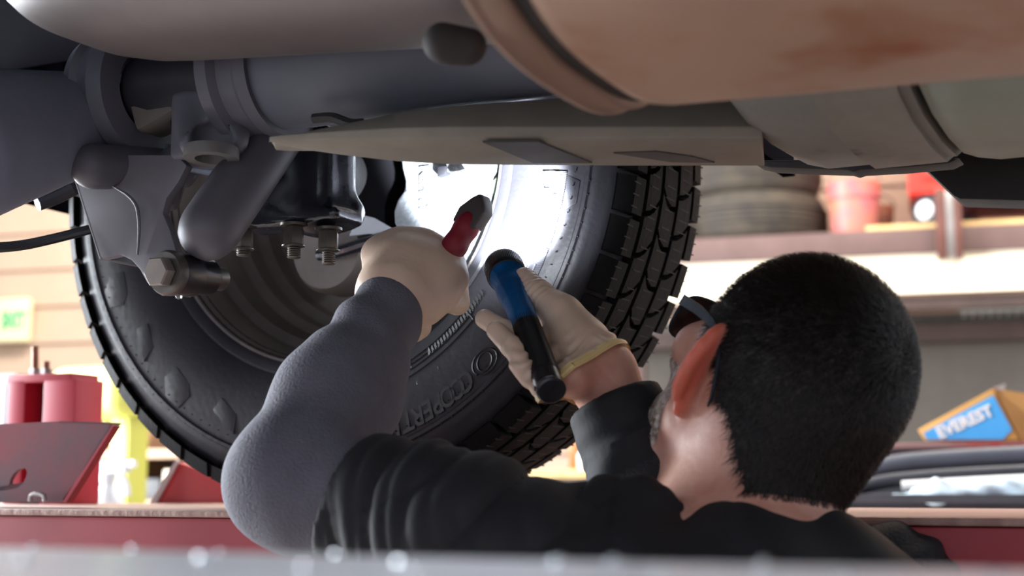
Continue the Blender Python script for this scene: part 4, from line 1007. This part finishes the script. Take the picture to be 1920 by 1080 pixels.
m_skin = mat('skin', '#c99a88', .5, col2='#b9806f', scale=40, sss=.12, sssr=(.006,), bump=.12, bscale=220, lo=.4, hi=.75)
bv, bf = nets(body_sdf, (-.24, .78, -.42), (.48, 1.52, .30), .0034)
ed = np.minimum(earL(bv), earR(bv)); hd_ = union(head_parts, .03)(bv)
person = obj('person', (bv, bf), m_skin, smooth=180, label='man with short dark hair, grey beard, sunglasses and black shirt working under the vehicle', cat='person')
earw = np.clip((.005 - ed) / .004, 0, 1) * np.clip((hd_ - .001) / .010, 0, 1)
at_ = person.data.attributes.new('ear_glow_flush', 'FLOAT', 'POINT'); at_.data.foreach_set('value', earw.astype(np.float32))  # ear flush together with backlit glow, painted as redder skin
_nt = m_skin.node_tree; _p = _nt.nodes['Principled BSDF']; _src = _p.inputs['Base Color'].links[0].from_socket
_a = _nt.nodes.new('ShaderNodeAttribute'); _a.attribute_name = 'ear_glow_flush'; _mx = _nt.nodes.new('ShaderNodeMix'); _mx.data_type = 'RGBA'
_nt.links.new(_a.outputs['Fac'], _mx.inputs[0]); _nt.links.new(_src, _mx.inputs[6]); _mx.inputs[7].default_value = lin('#cb6853'); _nt.links.new(_mx.outputs[2], _p.inputs['Base Color'])

# gloves
m_glove = mat('latex_glove', '#d0b8a4', .42, col2='#c4aa95', scale=12, bump=.35, bscale=45, sss=.1, sssr=(.003,), stretch=(1, 1, 1))
cuR = nrm(Rwr - Rel); cutp = Rwr + cuR * .004
def gl_f(P):
    d = np.minimum(handR(P), 1) - .0016
    t = (P - Rwr) @ cuR
    wr = .0012 * np.sin(t * 520 + 3 * np.sin(P[:, 0] * 160)) * np.exp(-((t - .018) / .02) ** 2)
    th = (P - RF['thumb'][0][2]); tk = np.linalg.norm(th, axis=1); ta_ = nrm(RF['thumb'][0][3] - RF['thumb'][0][1])
    wr = wr + .0008 * np.sin((th @ ta_) * 900) * np.exp(-(tk / .02) ** 2)
    slant = (P - cutp) @ nrm(cuR + .45 * nrm(np.cross(cuR, V)))
    return np.maximum(d + wr, -slant)
gl = obj('glove', nets(gl_f, W(1020, 640, 1.27) - .15, W(1020, 640, 1.27) + .15, .0019), m_glove, person, smooth=180, label='pale latex glove around the flashlight')
# rolled cuff of the glove
cn = nrm(cuR + .45 * nrm(np.cross(cuR, V))); ce1, ce2, _ = frame(cn); pts = []
for i in range(41):
    t = 2 * math.pi * i / 40; dr_ = math.cos(t) * ce1 + math.sin(t) * ce2; p = cutp.copy()
    for _ in range(40):
        dd = float(np.minimum(handR(p[None]), union(armR, .02)(p[None]))[0]) - .002
        p = p - dr_ * dd * .8
    pts.append(p)
obj('rolled_cuff', MB().tube(pts, .0026, 8, caps=False), mat('latex_roll', '#e6cf98', .4, col2='#dcc388', scale=10), gl)
obj('glove_skirt', MB().loft([[p + cn * .005 - (p - cutp) * .0 for p in pts[:-1]], [p + (p - cutp) * .03 for p in pts[:-1]], [p - cn * .004 + (p - cutp) * .05 for p in pts[:-1]]], closed=True, caps=False), MATS['latex_roll'], gl)
for nm, (ps, rs) in RF.items():                                # nails show through the glove tips
    pass
clL = nrm(Lwr - Lel)
cufL = rc(Lwr - clL * .05, Lwr, .0305, .0275)
def gl2_f(P): return np.maximum(np.minimum(handL(P), cufL(P)) - .0016, -((P - Lwr) @ clL + .035))
obj('glove', nets(gl2_f, W(785, 530, 1.37) - .12, W(785, 530, 1.37) + .12, .0026), m_glove, person, smooth=180, label='latex glove gripping the red tool')

# grey knit sleeve on the left arm
m_knit = mat('grey_knit', '#55555f', .85, col2='#5f5f69', scale=40, bump=.5, bscale=420)
def slv(P):
    a_ = [rc(Lel + (Lsh - Lel) * .45, Lel, .052, .050), rc(Lel, Lel * .6 + Lwr * .4, .050, .050), rc(Lel * .6 + Lwr * .4, Lwr - clL * .008, .050, .0325)]
    d = union(a_, .03)(P)
    t = (P - Lel) @ clL; t2_ = (P - Lel) @ nrm(Lsh - Lel)
    d = d + .0022 * np.sin(t * 110 + P[:, 0] * 60) * np.exp(-((t - .19) / .06) ** 2) + .002 * np.sin(t2_ * 90 + t * 60) * np.exp(-((t2_ - .05) / .05) ** 2)
    return np.maximum(d, (P - Lwr) @ clL + .006)
cS = (Lel + Lwr) / 2
obj('knit_sleeve', nets(slv, np.minimum(Lel, Lwr) - .09, np.maximum(Lel, Lwr) + [.2, .09, .09], .0036), m_knit, person, smooth=180, label='tight grey knit sleeve on the raised left arm')

# black shirt with folds
m_shirt = mat('black_cotton', '#0f1116', .75, col2='#14171d', scale=10, bump=.1, bscale=300)
ua_ = nrm(Lsh - Lel); Lu = np.linalg.norm(Lsh - Lel)
axU = nrm(np.cross(ua_, V)); 
def shirt(P):
    f = [rc(Lel + ua_ * .045, Lel + ua_ * .16, .060, .0615), rc(Lel + ua_ * .16, Lsh - Z * .005, .0615, .066), rc(Lsh - Z * .035, nb_ - Z * .045, .064, .066), rc(Rsh - Z * .02, nb_ - Z * .055, .064, .066),
         ell(chest, np.array([nrm(Rsh - Lsh), nrm(np.cross(Z, Rsh - Lsh)), Z]), (.2, .14, .215)), rc(chest - Z * .12, pelvis, .145, .148)]
    d = union(f, .05)(P)
    d = smin(d, rc(W(1215, 935, 1.09), W(1165, 965, 1.10), .022, .03)(P), .03)     # bunched cloth at the collar
    t = (P - Lel) @ ua_; v_ = (P - Lel) @ axU; w_ = (P - Lel) @ V
    rdg = lambda x: .62 - np.abs(np.sin(x * .5)) ** .65
    fold = .0062 * rdg(t * 165 + v_ * 50 + 1.8 * np.sin(v_ * 38 + 1) + .8 * np.sin(w_ * 45)) * np.exp(-((t - .10) / .055) ** 2)
    fold = fold + .0080 * rdg(t * 82 - v_ * 62 + 1.5 * np.sin(t * 33) + .9 * np.sin(w_ * 30)) * np.exp(-((t - .20) / .09) ** 2)
    fold = fold + .0030 * rdg(t * 330 + v_ * 95 + 2.2 * np.sin(v_ * 42) + 1.2 * np.sin(t * 60)) * np.exp(-((t - .125) / .07) ** 2)
    fold = fold + .0035 * rdg(t * 150 + v_ * 130 + 1.5 * np.sin(t * 50)) * np.exp(-((t - .27) / .08) ** 2)
    fold = fold + .004 * np.sin(P[:, 0] * 70 + P[:, 2] * 45) * (P[:, 0] > .0) * np.clip((P[:, 0] - .02) / .1, 0, 1)
    d = d + fold
    d = np.maximum(d, -((P - Lel) @ nrm(ua_ * 1.0 - axU * .0) - .062))
    tn = (P - nb_) @ nrm(H(0, -.03, -.06) - nb_)
    neckc = union(neck, .05)(P) - .001
    d = np.maximum(d, -np.maximum(neckc, .03 - tn))
    return d
obj('shirt', nets(shirt, (-.16, .74, -.62), (.48, 1.42, .08), .0038), m_shirt, person, smooth=180, label='black cotton shirt with folds along the sleeve')
# right sleeve
def slvR(P):
    a_ = [rc(Rsh, Rel, .06, .052), rc(Rel, Rel * .45 + Rwr * .55, .054, .046), rc(Rel * .45 + Rwr * .55, Rwr, .046, .0375)]
    d = union(a_, .02)(P); t = (P - Rwr) @ (-cuR)
    d = d + .0022 * np.sin(t * 130 + P[:, 0] * 70 + 1.5 * np.sin(P[:, 2] * 60)) * np.clip((t - .04) / .03, 0, 1)
    d = d - .0022 * ((t > .028) & (t < .072))
    return np.maximum(d, (P - Rwr) @ cuR + .026)
sR = nets(slvR, np.minimum(np.minimum(Rel, Rwr), Rsh) - .09, np.maximum(np.maximum(Rel, Rwr), Rsh) + .09, .0038)
m_waf = mat('waffle_knit', '#1f2025', .8, col2='#2a2b31', scale=40, bump=.9, bscale=420)
sl_o = obj('sleeve', sR, [m_shirt, m_waf], person, smooth=180, label='black sweatshirt sleeve with ribbed cuff and waffle-knit forearm')
tt_ = ((sR[0] - Rwr) @ (-cuR))[sR[1]].mean(1)
sl_o.data.polygons.foreach_set('material_index', (tt_ > .095).astype(np.int32))
# trousers and shoes (standing on the floor between the runways)
m_tr = mat('dark_trousers', '#20242c', .85, col2='#272b34', scale=12, bump=.2, bscale=200)
lat = nrm(Rsh - Lsh); lat[2] = 0; lat = nrm(lat); fw = np.array([-lat[1], lat[0], 0])
hip = [pelvis + s * lat * .09 for s in (-1, 1)]; foot = [np.array([pelvis[0], pelvis[1], FLOOR]) + s * lat * .13 for s in (-1, 1)]
def trs(P):
    f = [rc(pelvis + Z * .1, pelvis - Z * .04, .152, .155)]
    for h_, f_ in zip(hip, foot):
        k_ = (h_ + f_) / 2 + fw * .04; f += [rc(h_, k_, .095, .072), rc(k_, f_ + Z * .1, .072, .06)]
    return np.maximum(union(f, .05)(P), FLOOR + .06 - P[:, 2])
obj('trousers', nets(trs, (pelvis[0] - .4, pelvis[1] - .4, FLOOR), (pelvis[0] + .4, pelvis[1] + .4, pelvis[2] + .3), .013), m_tr, person, smooth=180)
for f_ in foot:
    def sho(P, f_=f_): return np.maximum(union([rc(f_ + Z * .04 - fw * .05, f_ + Z * .035 + fw * .16, .045, .042), rc(f_ + Z * .05, f_ + Z * .12, .048, .048)], .03)(P), FLOOR - P[:, 2])
    obj('shoe', nets(sho, f_ - .26, f_ + .26, .01), m_dark, person, smooth=180)

# hair: cap plus strands
def hairmask(q, off=0.):                                               # q in head coordinates (left, forward, up)
    x, y, z = q[:, 0], q[:, 1], q[:, 2]
    front = .060 + .0 * x
    low = np.where(y < -.02, -.088 + .0 * y, -.088 + (y + .02) * 1.9)  # line from nape up to in front of the ear
    low = np.where(y > .015, -.045 + (y - .015) * 2.6, low) + np.where(y < .0, off, 0)
    side = (z < -.012) & (y > -.026 + (z + .012) * .30)
    side |= (z < -.03) & (np.abs(x) > .070 + (z + .03) * .55)
    return ~side & (z > low) & (y < .088 - .25 * np.clip(-z, 0, 1)) & ~((y > .055) & (z < .05 - .0 * y))
def hairfn(P): return smin(union(head_parts, .03)(P), union(neck, .05)(P), .022)
cap = nets(lambda P: hairfn(P) - .0035, S - .16, S + .16, .004)
q = (cap[0] - S) @ HX.T; keep = hairmask(q, .012); keepf = keep[cap[1]].all(1); keeps = hairmask(q, -.008)[cap[1]].all(1)
m_hair = mat('dark_hair', '#15110f', .55, col2='#1d1815', scale=60, bump=.3, bscale=200)
hair = obj('hair', (cap[0], cap[1][keepf]), m_hair, person, smooth=180, label='short dark hair')
def strands(pts, nr, dirs, L, w, curl=.3):
    n = len(pts); rnd = RNG.normal(size=(n, 3)) * .33
    d0 = dirs + rnd - nr * ((dirs + rnd) * nr).sum(1)[:, None]; d0 /= np.linalg.norm(d0, axis=1)[:, None]
    L = L * RNG.uniform(.6, 1.25, n)[:, None]
    side = np.cross(d0, nr); p0 = pts; p1 = p0 + (d0 * .8 + nr * .55) * L * .5; p2 = p1 + (d0 * 1.0 + nr * .12) * L * .5
    w = w
    Vv = np.stack([p0 - side * w, p0 + side * w, p1 - side * w * .8, p1 + side * w * .8, p2], 1).reshape(-1, 3)
    b = np.arange(n)[:, None] * 5
    F1 = np.concatenate([b + [0, 1, 3], b + [0, 3, 2], b + [2, 3, 4]], 0)
    return Vv, F1
def sample(verts, faces, n):
    t = np.concatenate([faces[:, [0, 1, 2]], faces[:, [0, 2, 3]]]); a_, b_, c_ = verts[t[:, 0]], verts[t[:, 1]], verts[t[:, 2]]
    ar = np.linalg.norm(np.cross(b_ - a_, c_ - a_), axis=1); i = RNG.choice(len(t), n, p=ar / ar.sum())
    r1, r2 = np.sqrt(RNG.random(n))[:, None], RNG.random(n)[:, None]
    return (1 - r1) * a_[i] + r1 * (1 - r2) * b_[i] + r1 * r2 * c_[i]
hp = sample(cap[0], cap[1][keeps], 30000); hq = (hp - S) @ HX.T
fade = np.clip((hq[:, 2] + .098) / .035, 0, 1); pick = (fade > RNG.random(len(hp)) * .8) | (hq[:, 1] > .0); hp = hp[pick]; fade = fade[pick]; hn = normals_of(hairfn, hp)
whorl = H(-.01, -.075, .065); hdv = hp - whorl; hdv = hdv + np.cross(hn, hdv) * .35
hdv /= np.linalg.norm(hdv, axis=1)[:, None] + 1e-6
sv, sf = strands(hp - hn * (.001 + .003 * (1 - fade[:, None])), hn, hdv, .006 + .0065 * fade[:, None], .00028)
obj('hair_strands', (sv, sf), mat('hair_strand', '#120e0c', .45, col2='#221c19', scale=90, lo=.5, hi=.72, col3='#7a716b', spec=.3), hair, smooth=180, kind='stuff')
# beard
_bq = ((bv - S) @ HX.T)[bf].mean(1)
bm_pts = sample(bv, bf[(_bq[:, 2] < -.03) & (_bq[:, 2] > -.175) & (_bq[:, 1] > 0) & (np.abs(_bq[:, 0]) < .09)], 90000)
q = (bm_pts - S) @ HX.T; hs = head_sdf(bm_pts)
ok = (np.abs(hs) < .006) & (q[:, 1] > .022) & (q[:, 2] > -.17) & (q[:, 2] < -.035 - .9 * np.clip(.06 - q[:, 1], 0, 1) * .0) & ~((q[:, 2] > -.06) & (np.abs(q[:, 0]) < .035)) & (q[:, 1] > .02 + np.clip(-.10 - q[:, 2], 0, 1) * 1.2)
ok &= np.minimum(earL(bm_pts), earR(bm_pts)) > .008
bp = bm_pts[ok][:26000]; bn = normals_of(head_sdf, bp)
bd_ = np.tile(-Uh * .8 + Fh * .35, (len(bp), 1))
sv, sf = strands(bp, bn, bd_, .0095, .00026)
obj('beard', (sv, sf), mat('grey_beard', '#94806f', .5, col2='#e2d9d2', scale=160, lo=.4, hi=.6), person, smooth=180, kind='stuff', label='short grey-brown beard')
mb_ = sample(bv, bf[((np.abs(((bv - S) @ HX.T)[bf].mean(1)[:, 2] - .034)) < .008)], 9000); q = (mb_ - S) @ HX.T
ok = (q[:, 1] > .07) & (np.abs(q[:, 0]) > .012) & (np.abs(q[:, 0]) < .055) & (np.abs(q[:, 2] - .033 + abs(q[:, 0]) * .1) < .006)
if ok.sum() > 20:
    bp = mb_[ok][:700]; bn = normals_of(head_sdf, bp); sv, sf = strands(bp, bn, np.tile(Lh, (len(bp), 1)) * np.sign(((bp - S) @ Lh))[:, None], .008, .0003)
    obj('eyebrows', (sv, sf), MATS['hair_strand'], person, smooth=180, kind='stuff')
# eyes behind the lenses
for sg in (1, -1): obj('eye', MB().ball(H(.031 * sg, .0905, -.005), .0112, 16), mat('eye_white', '#e6e2dc', .2, col2='#ddd8d2', scale=10), person)

# sunglasses
m_fr = mat('frame_dark', '#1f2a33', .6, 0, col2='#18222a', scale=20, spec=.2); m_lens = mat('dark_lens', '#0d0c14', .08, col2='#14111c', scale=4, spec=.8)
gls = obj('sunglasses', MB().tube([H(-.012, .121, .006), H(0, .126, .012), H(.012, .121, .006)], .0022, 8, smooth=2), m_fr, person, label='dark wraparound sunglasses')
for sg in (1, -1):
    obj('temple_arm', MB().loft([[H(sg * (x_), y_, z_ + hh) for hh in (-h_, h_)] + [H(sg * (x_ + .0022), y_, z_ + hh) for hh in (h_, -h_)] for x_, y_, z_, h_ in ((.073, .098, .010, .005), (.0765, .06, .015, .0045), (.0815, .02, .018, .0038), (.0835, -.004, .016, .003), (.0825, -.022, .000, .003), (.0795, -.034, -.024, .0035), (.079, -.037, -.033, .003))]), m_fr, gls, bevel=.0006)
    ring = []
    for t in np.linspace(0, 2 * math.pi, 33)[:-1]:
        cx, cz = math.cos(t), math.sin(t); r_ = (abs(cx) ** 3 + abs(cz) ** 3) ** (-1 / 3); lx, lz = .027 * r_ * cx, .0205 * r_ * cz
        X = .041 + lx; ring.append(H(sg * X, .122 - .9 * max(0, X - .02) ** 2 * 8 - .000, -.006 + lz))
    obj('lens', MB().add(ring + [sum(ring) / 32 + Fh * .003] + [p - Fh * .002 for p in ring] + [sum(ring) / 32 + Fh * .001], [(i, (i + 1) % 32, 32) for i in range(32)] + [(33 + (i + 1) % 32, 33 + i, 65) for i in range(32)] + [(i, 33 + i, 33 + (i + 1) % 32, (i + 1) % 32) for i in range(32)]), m_lens, gls)
    obj('lens_frame', MB().tube(ring + [ring[0]], .0019, 8, caps=False), m_fr, gls)
